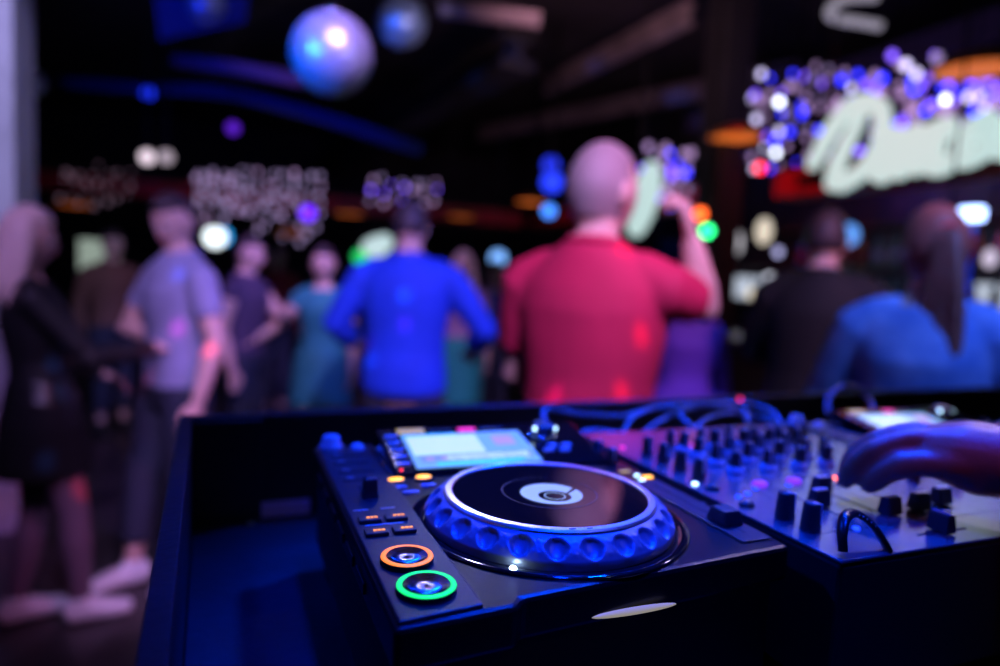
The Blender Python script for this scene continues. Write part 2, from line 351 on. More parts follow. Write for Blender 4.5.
    panel('track_list', M['scr_white'], scr, W(0.03), W(0.60), L(0.36), L(0.93), 0.0010, 0.0012)
    for k in range(5): panel('list_line', M['scr_grey'], scr, W(0.05), W(0.585), L(0.46+0.09*k), L(0.465+0.09*k), 0.0012, 0.0013)
    panel('title_bar', M['scr_cyan'], scr, W(0.0), W(0.45), L(0.955), L(0.995), 0.0010, 0.0012)
    panel('cover_picture', M['scr_pink'], scr, W(0.72), W(0.90), L(0.55), L(0.85), 0.0010, 0.0012)
    panel('status_bar', M['scr_grey'], scr, W(0.06), W(0.97), L(0.14), L(0.33), 0.0010, 0.0012)
    b = B(); rnd = random.Random(3); x = 0.26
    while x < 0.93:                                    # the waveform, one comb of columns
        h = rnd.uniform(0.03, 0.085)
        hexa(b, [sp(W(x),L(0.235-h),0.0012), sp(W(x+0.008),L(0.235-h),0.0012), sp(W(x+0.008),L(0.235+h),0.0012), sp(W(x),L(0.235+h),0.0012)],
                [sp(W(x),L(0.235-h),0.0014), sp(W(x+0.008),L(0.235-h),0.0014), sp(W(x+0.008),L(0.235+h),0.0014), sp(W(x),L(0.235+h),0.0014)]); x += 0.0125
    obj('waveform', b, M['scr_white'], scr)
    panel('progress_bar', M['scr_cyan'], scr, W(0.16), W(0.86), L(0.03), L(0.12), 0.0010, 0.0012)
    for s_, c_ in ((0.10,'scr_pink'),(0.22,'scr_pink')): panel('status_icon', M[c_], scr, W(s_), W(s_+0.06), L(0.2), L(0.27), 0.0012, 0.0013)
    panel('source_label', M['g_yellow'], root, 0.083, 0.113, sl+0.0045, sl+0.0155, 0.0, 0.0012, 0.0004)
    for k, (xa, xb, mm) in enumerate(((0.118,0.145,'strip'),(0.152,0.172,'g_magenta'),(0.178,0.205,'strip'))):
        panel('menu_button', M[mm], root, xa, xb, sl+0.006, sl+0.012, 0.0, 0.0012, 0.0004)
    for k in range(5):
        s = sl*(0.97 - 0.205*k); panel('browse_button', M['knobskirt'], root, 0.0665, 0.0805, s-0.0022, s+0.0022, 0.0, 0.0022, 0.0006)
    b = B(); ball(b, (0,0,0), 0.0016, n=8); obj('red_led', b, M['g_red'], root, loc=sp(0.069, 0.000))
    # rotary selector
    sel = obj('rotary_selector', (lambda b: (lathe(b, [(0,0),(0.0155,0),(0.0155,0.003),(0.0135,0.004),(0.013,0.012),(0.0125,0.0135),(0.010,0.0145),(0,0.0145)], 40), b)[1])(B()), M['rubber'], root, loc=sp(0.2465, 0.060)); sel.rotation_euler = (t,0,0)
    b = B(); lathe(b, [(0.0156,0.001),(0.0162,0.003),(0.0152,0.0046),(0.0137,0.0046)], 40); obj('chrome_collar', b, M['chrome'], sel)
    for dx, dy in ((-0.0118,-0.004),(0.0116,-0.006)):
        b = B(); ball(b, (dx,dy,0.0105), 0.0026, n=10); obj('glint_point', b, M['g_cyanwhite'], sel)  # added glowing beads for the selector's two highlights
    for x, s in ((0.232,0.020),(0.250,0.018),(0.240,0.030),(0.257,0.029)):
        panel('function_button', M['knobskirt'], root, x, x+0.012, s, s+0.005, 0.0, 0.002, 0.0006)
    # loop buttons under the screen
    for (u, v) in ((396,478.5),(423.5,476)):
        x, y = dk(u, v, 0.004)
        b = B(); lathe(b, [(0,0),(0.0095,0),(0.0095,0.002),(0.0085,0.003),(0,0.0033)], 32, sy=0.62); bt = obj('loop_button', b, M['rubber'], root, loc=(x,y,0.0))
        b = B(); lathe(b, [(0,0.0032),(0.0076,0.0029),(0.007,0.0040),(0,0.0043)], 32, sy=0.6); obj('amber_light', b, M['g_amber'], bt)
    for (u, v) in ((399,487),(411,492),(428,485)):
        x, y = dk(u, v, 0.001); rbox('function_button', M['knobskirt'], root, x, y, 0.015, 0.005, 0, 0.002)
    # jog wheel
    jx, jy = 0.1588, 0.1342
    b = B(); lathe(b, [(0.102,0.0),(0.1135,0.0),(0.1135,0.0016),(0.1120,0.0024),(0.104,0.0018),(0.102,0.0)], 96)
    obj('jog_bezel', b, M['gloss'], root, loc=(jx,jy,0.0))
    jog = obj('jog_wheel', jog_ring(), M['jog'], root, loc=(jx,jy,0.0))
    b = B(); lathe(b, [(0.0795,0.0222),(0.0798,0.0236),(0.0805,0.0240),(0.0852,0.0236),(0.0866,0.0222),(0.0868,0.0210)], 128, sm=False); obj('metal_rim', b, M['rim'], jog)
    b = B(); lathe(b, [(0,0.0226),(0.0385,0.0226),(0.0389,0.0223),(0.0393,0.0226),(0.0797,0.0228),(0.0797,0.018)], 128, sm=False); obj('touch_plate', b, M['gloss'], jog)
    b = B(); lathe(b, [(0.0386,0.02275),(0.0392,0.02275)], 96); obj('engraved_circle', b, M['rubber'], jog)
    b = B()
    N = 72
    for i in range(N):                                  # the lit display crescent with one radial gap
        a0, a1 = 2*PI*i/N, 2*PI*(i+1)/N
        if 1.5 < i < 3.5: continue
        ps = [(r*math.cos(a), r*math.sin(a)+o) for r, o, a in ((0.0135,-0.0105,a0),(0.0255,-0.004,a0),(0.0255,-0.004,a1),(0.0135,-0.0105,a1))]
        hexa(b, [(x,y,0.02265) for x,y in ps], [(x,y,0.02285) for x,y in ps])
    obj('display_ring', b, M['jogdisp'], jog)
    b = B(); lathe(b, [(0.0080,0.0228),(0.0080,0.0230),(0.0088,0.0230),(0.0088,0.0228)], 48); obj('display_ring', b, M['jogdisp'], jog).location.y = -0.0105
    b = B()
    for k in range(9):
        a = -PI/2 - 0.28 + 0.012*k + (0.1 if k > 4 else 0); x, y = 0.0832*math.cos(a), 0.0832*math.sin(a)
        box(b, x-0.0004, x+0.0004, y-0.0006, y+0.0006, 0.0239, 0.0241)
    obj('rim_print', b, M['black'], jog)
    # right-hand side: knobs, leds, tempo slider
    for (x, y, s) in ((0.3065,0.303,1.0),(0.305,0.270,0.95)):
        small_knob(root, x-0.004, y, 0.0, 0.0075*s, 0.017)
    for (u, v, mm, wx, wy) in ((625,471,'g_yellow',0.012,0.004),(655,476,'g_amber',0.011,0.0055),(637,475,'g_cyanwhite',0.005,0.003),(642,480,'g_cyanwhite',0.006,0.003),(652,484,'g_blue',0.017,0.003),(669,490.5,'g_blue',0.012,0.003),(677.5,491.5,'g_red',0.004,0.0035),
                           (681,500,'strip',0.014,0.006),(700,503,'strip',0.014,0.006),(706,512,'strip',0.014,0.006)):
        x, y = dk(u, v, 0.001)
        rbox('indicator_light' if mm != 'strip' else 'function_button', M[mm], root, min(x, 0.3105), y, wx, wy, 0.0, 0.0015, 0.0004)
    rbox('tempo_plate', M['strip'], root, 0.3, 0.125, 0.030, 0.155, 0.0, 0.0016)
    rbox('tempo_slot', M['black'], root, 0.3, 0.125, 0.004, 0.125, 0.0016, 0.0019, 0.0001)
    b = B(); hexa(b, [(-0.010,-0.0125,0),(0.010,-0.0125,0),(0.010,0.0125,0),(-0.010,0.0125,0)], [(-0.008,-0.009,0.012),(0.008,-0.009,0.012),(0.008,0.009,0.012),(-0.008,0.009,0.012)])
    obj('tempo_slider', b, M['rubber'], root, bevel=0.0015, loc=(0.3,0.0865,0.0019))
    # printed words as thin bars and an added glowing dot for the highlight by the wheel
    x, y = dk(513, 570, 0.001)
    b = B(); ball(b, (0,0,0.0008), 0.0028, n=10); obj('star_highlight', b, glow('white_star', (0.6,0.85,1.0), 30.0), root, loc=(x, y, 0.0005))
    # added glowing lens shape standing in for a lamp reflection on the front
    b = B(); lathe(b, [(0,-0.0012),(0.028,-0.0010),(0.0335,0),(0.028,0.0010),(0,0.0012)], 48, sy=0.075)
    c = on_y(634, 609.5, 0.02); bt = obj('front_reflection', b, glow('reflection_glow', (0.75,0.68,0.62), 0.36), root, loc=(c.x, 0.0185, c.z-DZ)); bt.rotation_euler = (R_(70), 0, 0)
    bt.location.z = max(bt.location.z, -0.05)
    return root

def jog_ring():
    b = B(); NT, NS, ND = 384, 16, 24
    prof = [(0.0868,0.0208),(0.1015,0.0065)]
    nrm = Vector((0.0143, 0, 0.0147)).normalized()
    g = []
    for i in range(NT):
        a = 2*PI*i/NT; row = []
        for j in range(NS+1):
            s = j/NS; r = prof[0][0]+(prof[1][0]-prof[0][0])*s; z = prof[0][1]+(prof[1][1]-prof[0][1])*s
            bulge = 0.0022*math.sin(PI*s)
            ph = ((a*ND/(2*PI)) % 1.0) - 0.5
            du = ph*2*PI/ND*r; dv = (s-0.52)*0.0205
            d = math.hypot(du/0.0080, dv/0.0078)
            dent = -0.0046*max(0, 1-d*d)**0.5 if d < 1 else 0.0006*math.exp(-((d-1.06)/0.08)**2)
            for vv in (-0.0045, 0.0045):
                e = math.hypot((abs(ph)-0.5)*2*PI/ND*r, dv-vv)/0.0017
                if e < 1: dent += 0.0009*(1-e*e)
            h = bulge + dent
            row.append(b.verts.new(((r+nrm.x*h)*math.cos(a), (r+nrm.x*h)*math.sin(a), z+nrm.z*h)))
        row.append(b.verts.new((0.1005*math.cos(a), 0.1005*math.sin(a), 0.0004)))
        g.append(row)
    for i in range(NT):
        for j in range(NS+1):
            f = b.faces.new((g[i][j], g[i][j+1], g[(i+1)%NT][j+1], g[(i+1)%NT][j])); f.smooth = True
    return b

def small_knob(par, x, y, z, r, h, mark=0.0, skirt=False, matk=None, name='knob'):
    b = B()
    if skirt:
        n = 36
    prof = [(0,0),(r*1.02,0),(r*1.0,h*0.1),(r*0.82,h*0.94),(r*0.72,h),(0,h)]
    lathe(b, prof, 28)
    k = obj(name, b, matk or M['rubber'], par, loc=(x,y,z))
    b = B(); box(b, -0.0005, 0.0005, -r*1.0, -r*0.1, h*1.0, h+0.0003); box(b, -0.0005, 0.0005, -r*0.98, -r*0.86, h*0.3, h)
    mk = obj('pointer_mark', b, M['mark'], k); k.rotation_euler = (0,0,mark)
    if skirt:
        b = B(); lathe(b, [(0,0),(r*1.4,0),(r*1.38,h*0.12),(r*1.12,h*0.30),(0,h*0.30)], 32); obj('knob_skirt', b, M['knobskirt'], k)
    return k

player = make_player()
player2 = copy_tree(player); player2.location = (0.668, 0.0, DZ)
player2['label'] = 'second media player with a lit screen, right of the mixer behind the hand'

# ------------------------------------------------------------------ the mixer
mixer = thing('dj_mixer', 'silver-topped mixing desk covered with rows of knobs and faders', 'mixer', (0,0,DZ))
b = B(); box(b, 0.3345, 0.6655, 0.0, 0.40, -0.108, -0.003); obj('body', b, M['black'], mixer, bevel=0.003)
b = B(); box(b, 0.3345, 0.6655, 0.0, 0.40, -0.0029, 0.0); obj('face_plate', b, M['alu'], mixer, bevel=0.0012)
for fx, fy in ((0.37,0.04),(0.63,0.04),(0.37,0.36),(0.63,0.36)):
    b = B(); lathe(b, [(0,0),(0.018,0),(0.02,0.004),(0.02,0.0268),(0,0.0268)], 24); obj('foot', b, M['rubber'], mixer, loc=(fx,fy,-0.135))
cols = [0.363, 0.4185, 0.4635, 0.5085, 0.549]
rows = [0.299, 0.272, 0.240, 0.209]
rnd = random.Random(11)
for ci, x in enumerate(cols):
    ys = rows if ci else [0.293, 0.262, 0.231, 0.200]
    for y in ys:
        big = ci > 0
        small_knob(mixer, x, y, 0, 0.0070, 0.023 if big else 0.021, rnd.uniform(-0.6,0.6), skirt=big)
    if ci:
        small_knob(mixer, x, 0.325, 0, 0.0062, 0.018, rnd.uniform(-0.6,0.6))
        b = B(); lathe(b, [(0,0),(0.0082,0),(0.0082,0.002),(0.0072,0.003),(0,0.0034)], 28, sy=0.75); obj('cue_button', b, M['g_purple'] if ci < 3 else M['rubber'], mixer, loc=(x-0.006, 0.167, 0))
        rbox('fader_slot', M['black'], mixer, x, 0.095, 0.0022, 0.070, 0, 0.0004, 0)
for x, ys in ((0.6, (0.30,0.26,0.22,0.18,0.14)), (0.64,(0.24,0.19,0.12))):
    for y in ys: small_knob(mixer, x, y, 0, 0.0066, 0.018, rnd.uniform(-1,1), skirt=False)
for x in (0.60,0.622,0.645): small_knob(mixer, x, 0.335, 0, 0.006, 0.016, 0.3)
small_knob(mixer, 0.361, 0.082, 0, 0.0084, 0.024, 0.5); small_knob(mixer, 0.362, 0.055, 0, 0.0084, 0.024, 0.4)
def fader(x, y, horiz=False):
    b = B(); hexa(b, [(-0.0095,-0.0065,0),(0.0095,-0.0065,0),(0.0095,0.0065,0),(-0.0095,0.0065,0)], [(-0.0085,-0.0042,0.0155),(0.0085,-0.0042,0.0155),(0.0085,0.0042,0.0155),(-0.0085,0.0042,0.0155)])
    k = obj('fader_cap', b, M['rubber'], mixer, bevel=0.001, loc=(x,y,0.0012))
    b = B(); box(b, -0.0082, 0.0082, -0.0007, 0.0007, 0.0155, 0.0159); obj('cap_line', b, M['mark'], k)
    if horiz: k.rotation_euler = (0,0,PI/2)
fader(0.4195,0.100); fader(0.456,0.131); fader(0.4685,0.066); fader(0.509,0.068); fader(0.549,0.075)
rbox('crossfader_slot', M['black'], mixer, 0.475, 0.022, 0.06, 0.0022, 0, 0.0004, 0); fader(0.474, 0.0225, True)
for x, y in ((0.352,0.118),(0.353,0.166)):
    b = B(); lathe(b, [(0,0),(0.008,0),(0.0075,0.0022),(0.004,0.0045),(0,0.005)], 24, sy=0.8); obj('round_button', b, M['rubber'], mixer, loc=(x,y,0))
for (x, y, mm) in ((0.346,0.184,'g_cyanwhite'),(0.362,0.140,'g_blue'),(0.378,0.146,'g_blue'),(0.398,0.157,'g_blue'),(0.442,0.158,'g_blue'),(0.516,0.166,'g_red'),(0.443,0.318,'g_magenta'),(0.350,0.325,'g_magenta'),(0.405,0.047,'g_blue')):
    b = B(); lathe(b, [(0,0),(0.0030,0),(0.0028,0.0016),(0,0.0022)], 16); obj('indicator_light', b, glow('led_red_hot',(1,0.12,0.03),6) if (x,y)==(0.516,0.166) else M[mm], mixer, loc=(x,y,0))
for x in (0.3905, 0.441, 0.486, 0.529, 0.5745): rbox('dividing_line', M['black'], mixer, x, 0.20, 0.0008, 0.24, 0, 0.0002, 0)
for y in (0.182, 0.150, 0.047): rbox('dividing_line', M['black'], mixer, 0.47, y, 0.24, 0.0008, 0, 0.0002, 0)
# level meters of each channel
for x in (0.4400, 0.4850, 0.5300):
    rbox('level_meter', M['gloss'], mixer, x, 0.245, 0.0045, 0.075, 0, 0.0008, 0)
# a black ribbed loop resting at the front edge of the mixer
pts = catmull([on_y(u, v, y) for u, v, y in ((843,552,.006),(842,534,.010),(845,518,.016),(853,513,.022),(863,517,.020),(874,527,.014),(882,539,.008),(889,551,.004))], 8)
bm = B(); loft(bm, pts, 0.0030, 0.0048, ref=(0.3,0.9,0.2), n=12)
lp = obj('wrist_strap', bm, M['plastic']); tag(lp, 'black stitched strap loop lying at the front edge of the mixer', 'strap')
b = B()
for p in pts[26:46:3]: ball(b, Vector(p)+Vector((-0.001,-0.0046,0.0)), 0.0006, n=6)
obj('stitching', b, M['mark'], lp)

# ------------------------------------------------------------------ cables behind the mixer
def cable(pxs, r, label, z=None, m=None):
    pts = catmull([Vector((on_y(u, v, y))) for (u, v, y) in pxs], 8)
    bm = B(); loft(bm, pts, r, n=10, ref=(0.2,0.1,1)); return tag(obj('cable', bm, m or M['cable']), label, 'cable', 'cables looping behind the mixer')
m_cb = mat('cable_grey', (0.35, 0.36, 0.4), 0.4)
cable([(548,432,.44),(544,418,.47),(548,409,.5),(580,414,.5),(622,416,.5),(660,407,.5),(700,404,.49),(742,409,.48),(748,424,.44)], 0.0032, 'long blue-lit cable sagging behind the round selector', m=m_cb)
cable([(622,436,.44),(632,418,.47),(655,408,.5),(672,410,.5),(690,425,.46),(696,438,.43)], 0.003, 'cable arching left of the others behind the mixer', m=m_cb)
cable([(638,437,.44),(662,420,.48),(690,408,.52),(720,404,.52),(750,404,.5),(775,414,.46),(782,430,.43)], 0.0034, 'thick cable rising to the rim over the mixer', m=m_cb)
cable([(690,437,.44),(705,420,.47),(728,413,.5),(757,416,.49),(780,428,.45),(800,440,.41)], 0.003, 'low cable bow directly behind the knob rows', m=m_cb)
cable([(574,437,.44),(592,431,.45),(620,434,.44),(640,440,.43)], 0.0034, 'short cable lying flat beside the player', m=m_cb)
cable([(828,414,.45),(829,398,.47),(841,387,.48),(857,388,.48),(868,398,.47),(875,411,.44)], 0.0042, 'bright blue cable loop standing up beside the second screen', m=m_cb)

# ------------------------------------------------------------------ people
def head_pts(bm, c, s, yaw=0.0, pitch=0.0, female=False, grow=0.0, region=None):
    """a head: skull, jaw, nose, brow, eye hollows; region(d)->0/1 keeps a hair shell only where it is 1"""
    n, mrows = 40, 28
    rot = Matrix.Rotation(yaw, 3, 'Z') @ Matrix.Rotation(pitch, 3, 'X')
    g = bmesh.ops.create_uvsphere(bm, u_segments=n, v_segments=mrows, radius=1.0)
    for v in g['verts']:
        d = v.co.copy()
        x, y, z = 0.076*d.x, 0.094*d.y, 0.116*d.z
        if d.z < 0: x *= 1-0.30*(-d.z)**1.2; y = y*(1-0.10*(-d.z)) + 0.006*(-d.z)
        if d.y > 0.3 and region is None:
            nose = math.exp(-(d.x/0.13)**2)*math.exp(-((d.z+0.18)/0.17)**2); y += 0.024*nose
            for sx in (-1,1):
                y -= 0.011*math.exp(-(((d.x-sx*0.38)/0.16)**2+((d.z-0.02)/0.12)**2))
                y += 0.004*math.exp(-(((d.x-sx*0.38)/0.25)**2+((d.z-0.24)/0.08)**2))
            y -= 0.004*math.exp(-((d.z+0.42)/0.05)**2)*math.exp(-(d.x/0.3)**2)
            y += 0.005*math.exp(-(((d.x)/0.25)**2+((d.z+0.52)/0.07)**2)) + 0.008*math.exp(-((d.x/0.3)**2+((d.z+0.85)/0.16)**2))
        p = Vector((x, y, z))
        if region is not None:
            k = region(d); p = p*(1 + (grow/0.09)*k - 0.16*(1-k))
        v.co = Vector(c) + rot @ (p*s)
        for f in v.link_faces: f.smooth = True
    if region is None:
        for sx in (-1,1):
            ball(bm, Vector(c)+rot@(Vector((sx*0.077,-0.008,-0.004))*s), 0.010*s, 0.019*s, 0.030*s, 12, rot=rot@Matrix.Rotation(sx*0.25,3,'Z'))
    return rot

def sst(a, b, x): 
    t = min(1, max(0, (x-a)/(b-a))); return t*t*(3-2*t)

def hand(bm, W, d, nrm, side, curl=0.5, s=1.0):
    """palm and five fingers; d = pointing direction, nrm = back-of-hand normal, side = towards the thumb"""
    d = Vector(d).normalized(); side = Vector(side); side = (side - d*side.dot(d)).normalized(); nrm = side.cross(d); 
    nrm = nrm if nrm.dot(Vector(nrm)) > 0 else -nrm
    W = Vector(W)
    loft(bm, [W-d*0.02*s, W+d*0.015*s, W+d*0.05*s, W+d*0.085*s, W+d*0.095*s], [0.026*s,0.030*s,0.040*s,0.041*s,0.036*s], [0.019*s,0.016*s,0.015*s,0.012*s,0.009*s], ref=nrm)
    for k, (off, L) in enumerate(((0.030,0.072),(0.010,0.080),(-0.010,0.074),(-0.029,0.058))):
        p = W + d*(0.088-0.004*abs(k-1))*s + side*off*s; dd = d.copy(); pts = [p]; ang = 0
        for seg in (0.45, 0.32, 0.23):
            ang += curl*0.9; dd = (d*math.cos(ang) - nrm*math.sin(ang)).normalized(); p = p + dd*L*seg*s; pts.append(p)
        loft(bm, [pts[0]-d*0.01*s]+pts, [0.009*s,0.0092*s,0.0085*s,0.0078*s,0.006*s], n=8)
    p0 = W + d*0.02*s + side*0.028*s
    loft(bm, [p0-side*0.01*s, p0+d*0.02*s+side*0.018*s, p0+d*0.048*s+side*0.026*s-nrm*0.006*s, p0+d*0.072*s+side*0.022*s-nrm*0.012*s], [0.013*s,0.012*s,0.010*s,0.007*s], n=8)

def person(label, loc, face, H=1.75, female=False, arms=None, headyaw=0.0, headpitch=0.0, stance=0.1, feet=None, skin=None,
           top=None, bottom=None, dress=None, hair=None, shoes=None, curl=0.5, vox=0.0075, facial=True, build=1.0, lean=(0,0), custom_hand=None, group=None, hs=1.0, hx=0.0, hem_legs=None):
    root = thing('person', label, 'person', loc, face, group)
    s = H/1.75; skin = skin or M['skin']
    lx, ly = lean
    def T(x, y, z): return Vector(((x + lx*max(0,z-0.9))*s, (y + ly*max(0,z-0.9))*s, z*s))
    if female: sec = [(0.80,.12,.10,0),(0.88,.172,.118,-.008),(0.96,.175,.120,-.01),(1.06,.138,.098,0),(1.13,.130,.092,0),(1.22,.145,.108,.006),(1.29,.152,.122,.014),(1.36,.152,.100,.002),(1.405,.130,.084,-.004),(1.44,.088,.070,-.006),(1.47,.058,.056,-.004),(1.50,.050,.050,0)]
    else: sec = [(0.80,.13,.10,0),(0.88,.170,.118,-.004),(0.96,.168,.120,-.004),(1.05,.158,.112,0),(1.14,.162,.112,0),(1.24,.178,.122,.004),(1.32,.186,.126,.006),(1.38,.182,.110,0),(1.42,.158,.096,-.004),(1.455,.112,.082,-.008),(1.485,.076,.070,-.006),(1.52,.060,.060,0)]
    sec = [(z, a*build, b_*build, yo) for z, a, b_, yo in sec]
    SX = (0.158 if female else 0.190)*build; ar = (0.85 if female else 1.0)*build
    def torso(bm, z0, z1, inf=0.0, flare=0.0):
        zs = [q for q in sec if z0 < q[0] < z1]
        def at(z):
            for a, b_ in zip(sec, sec[1:]):
                if a[0] <= z <= b_[0]:
                    t = (z-a[0])/(b_[0]-a[0]); return (z, *[a[i]+(b_[i]-a[i])*t for i in (1,2,3)])
            return (z, *sec[0][1:]) if z < sec[0][0] else (z, *sec[-1][1:])
        zs = [at(z0)] + zs + [at(z1)]
        loft(bm, [T(0, q[3], q[0]) for q in zs], [(q[1]+inf+flare*max(0,1.0-q[0]))*s for q in zs], [(q[2]+inf+flare*max(0,1.0-q[0]))*s for q in zs], ref=(0,1,0), n=24)
    A = {}; sgn = {'R': 1, 'L': -1}
    for sd, key in ((1,'R'),(-1,'L')):
        S = T(sd*SX, 0, 1.375)
        dflt = (Vector((sd*(SX+0.06), -0.02, 1.12)), Vector((sd*(SX+0.07), 0.06, 0.87)))
        e, wv = (arms or {}).get(key, dflt)
        A[key] = (S, T(*e), T(*wv))
    def arm(bm, key, inf=0.0, upto=2.0):
        S, E_, W_ = A[key]
        pts = [S, S.lerp(E_,.35), S.lerp(E_,.8), E_, E_.lerp(W_,.3), E_.lerp(W_,.75), W_]
        rr = [0.056,0.052,0.043,0.040,0.043,0.032,0.026]; par = [0,.35,.8,1,1.3,1.75,2.0]
        out, ro = [], []
        for i in range(len(pts)):
            if par[i] <= upto+1e-6: out.append(pts[i]); ro.append((rr[i]*ar+inf)*s)
            else:
                t = (upto-par[i-1])/(par[i]-par[i-1]); out.append(pts[i-1].lerp(pts[i], t)); ro.append((rr[i-1]+(rr[i]-rr[i-1])*t)*ar*s+inf*s); break
        out = [S + Vector((-0.04 if key=='R' else 0.04,0,0.012))*s] + out; ro = [ro[0]*0.9] + ro
        loft(bm, out, ro, n=14, ref=(0,1,0.1)); ball(bm, S+Vector((0,0,-0.004*s)), (0.052*ar+inf)*s, n=14)
        nb = T(sgn[key]*0.055, -0.006, 1.428); loft(bm, [nb, nb.lerp(S, .5)+Vector((0,0,0.012*s)), S+Vector((0,0,0.004*s))], [(0.034+inf)*s, (0.045*ar+inf)*s, (0.050*ar+inf)*s], n=14)
        if upto > 1: ball(bm, E_, (0.0405*ar+inf)*s, n=12)
    ft = feet or {'R': (stance, 0.02), 'L': (-stance, -0.02)}
    Lg = {}
    for sd, key in ((1,'R'),(-1,'L')):
        fx, fy = ft[key]; hip = T(sd*0.09, 0, 0.90); ank = Vector((fx*s, fy*s, 0.085*s)); kn = hip.lerp(ank, 0.52) + Vector((0, 0.03*s, 0)); Lg[key] = (hip, kn, ank)
    def leg(bm, key, inf=0.0, z_end=0.0):
        hip, kn, ank = Lg[key]
        pts = [hip, hip.lerp(kn,.4), hip.lerp(kn,.85), kn, kn.lerp(ank,.3), kn.lerp(ank,.7), ank]
        rr = [0.090,0.082,0.060,0.056,0.058,0.042,0.034]
        if inf > 0.008: rr = [max(r, 0.052) for r in rr]
        keep = [(p, r) for p, r in zip(pts, rr) if p.z >= z_end*s-1e-6]
        loft(bm, [p for p,_ in keep], [(r+inf)*s for _,r in keep], n=16)
    def foot(bm, key, inf=0.0):
        ank = Lg[key][2]; dx = 0.25 if key=='R' else -0.25
        d = Vector((dx*0.4, 1, 0)).normalized()
        c = lambda t, z: Vector((ank.x, ank.y, 0)) + d*t*s + Vector((0,0,z*s))
        loft(bm, [c(-0.065,.040), c(-0.05,.045), c(0.0,.05), c(0.07,.042), c(0.13,.032), c(0.175,.026), c(0.19,.022)], [(q+inf)*s for q in (.02,.034,.036,.042,.046,.036,.016)], [(q+inf)*s for q in (.02,.040,.046,.038,.027,.021,.012)], ref=(0,0,1), n=16)
        loft(bm, [c(0,.04), ank+Vector((0,0,0.03*s))], (0.036+inf)*s, n=12)
    HC = T(hx, 0.022, 1.615)
    bm = B(); torso(bm, 0.80, 1.50)
    loft(bm, [T(0,-.012,1.42), T(0,-.002,1.48), HC-Vector((0,0.012*s,0.05*s))], [.066*ar*s,.054*ar*s,.054*ar*s], n=16)
    rot = head_pts(bm, HC, s*hs, headyaw, headpitch, female)
    for key in 'RL':
        arm(bm, key)
        S, E_, W_ = A[key]
        if custom_hand and key == custom_hand[0]: custom_hand[1](bm, root)
        else:
            d = (W_-E_).normalized(); sd = Vector((0,1,0)) if abs(d.y) < 0.7 else Vector((-1 if key=='R' else 1,0,0.3))
            hand(bm, W_, d, None, sd, curl, s*(0.9 if female else 1.0)) if True else None
        leg(bm, key); foot(bm, key)
    body = obj('body', bm, skin, root, remesh=vox, sm_it=2)
    if facial:
        for sx in (-1,1):
            b = B(); ball(b, HC + rot@(Vector((sx*0.029,0.0765,0.003))*s*hs), 0.0112*s, n=12); e = obj('eye', b, M['eye'], root)
            b = B(); ball(b, HC + rot@(Vector((sx*0.029,0.0855,0.001))*s*hs), 0.0046*s, n=8); obj('iris', b, M['iris'], e)
            b = B(); loft(b, [HC + rot@(Vector((sx*x,y,z))*s) for x,y,z in ((.014,.092,.021),(.028,.090,.026),(.043,.078,.022))], [.003*s,.004*s,.002*s], n=6); obj('eyebrow', b, hair[1] if hair else M['iris'], root)
        b = B(); loft(b, [HC + rot@(Vector(q)*s) for q in ((-.022,.082,-.050),(-.008,.0915,-.049),(.008,.0915,-.049),(.022,.082,-.050))], [.003*s,.0065*s,.0065*s,.003*s], [.003*s,.005*s,.005*s,.003*s], n=8); obj('lips', b, M['lips'], root)
    gv = 0.010
    if top:
        mt, sleeve, hem, inf = top[:4]
        b = B(); torso(b, hem, 1.478 if not female else 1.445, inf*0.8, 0.03)
        for key in 'RL': arm(b, key, inf, sleeve if not isinstance(sleeve, dict) else sleeve[key])
        obj(top[4] if len(top) > 4 else 'shirt', b, mt, root, remesh=gv)
        if sleeve if isinstance(sleeve, dict) else sleeve > 1.0:
            for key in 'RL':
                b = B(); S, E_, W_ = A[key]; up = sleeve[key] if isinstance(sleeve, dict) else sleeve
                p = E_.lerp(W_, up-1); dd = (W_-E_).normalized()*0.018*s
                loft(b, [p-dd, p+dd*0.3], ((0.044-0.016*(up-1))*ar+inf+0.003)*s, n=14)
                obj('cuff', b, mt, root, remesh=0.006)
        b = B(); zc = 1.472 if not female else 1.44; loft(b, [T(0,-.006,zc), T(0,-.002,zc+.022)], [(0.098 if not female else .088)*s, (.076 if not female else .064)*s], [(0.084 if not female else .072)*s, (.070 if not female else .060)*s], n=24); obj('collar', b, mt, root)
    if dress:
        mt, hem, sleeve = dress
        b = B(); torso(b, 0.84, 1.435, 0.010)
        loft(b, [T(0,0,1.0), T(0,-.005,0.9), T(0,0,hem)], [.172*s,.196*s,.225*s], [.125*s,.145*s,.175*s], n=24)
        for key in 'RL': arm(b, key, 0.009, sleeve)
        obj('dress', b, mt, root, remesh=gv)
    if bottom:
        mt, kind, z_end = bottom
        b = B()
        if kind == 'skirt': torso(b, 0.84, 1.06, 0.012); loft(b, [T(0,0,0.98), T(0,-.005,0.88), T(0,0,z_end)], [.187*s,.197*s,.192*s], [.132*s,.158*s,.182*s], n=24)
        else:
            torso(b, 0.82, min(1.0, (top[2] if top else 0.96)+0.035), 0.010)
            loft(b, [T(0,0,0.80), T(0,0,0.90)], [.13*s,.165*build*s], [.10*s,.125*build*s], n=20)
            for key in 'RL': leg(b, key, 0.016, z_end)
        obj('skirt' if kind == 'skirt' else 'trousers', b, mt, root, remesh=gv)
    if hem_legs:
        b = B()
        for key in 'RL':
            b = B(); leg(b, key, 0.004); obj('stocking', b, hem_legs, root, remesh=0.008)
    if shoes:
        for key in 'RL':
            b = B(); foot(b, key, 0.008); sh = obj('shoe', b, shoes, root, remesh=0.008)
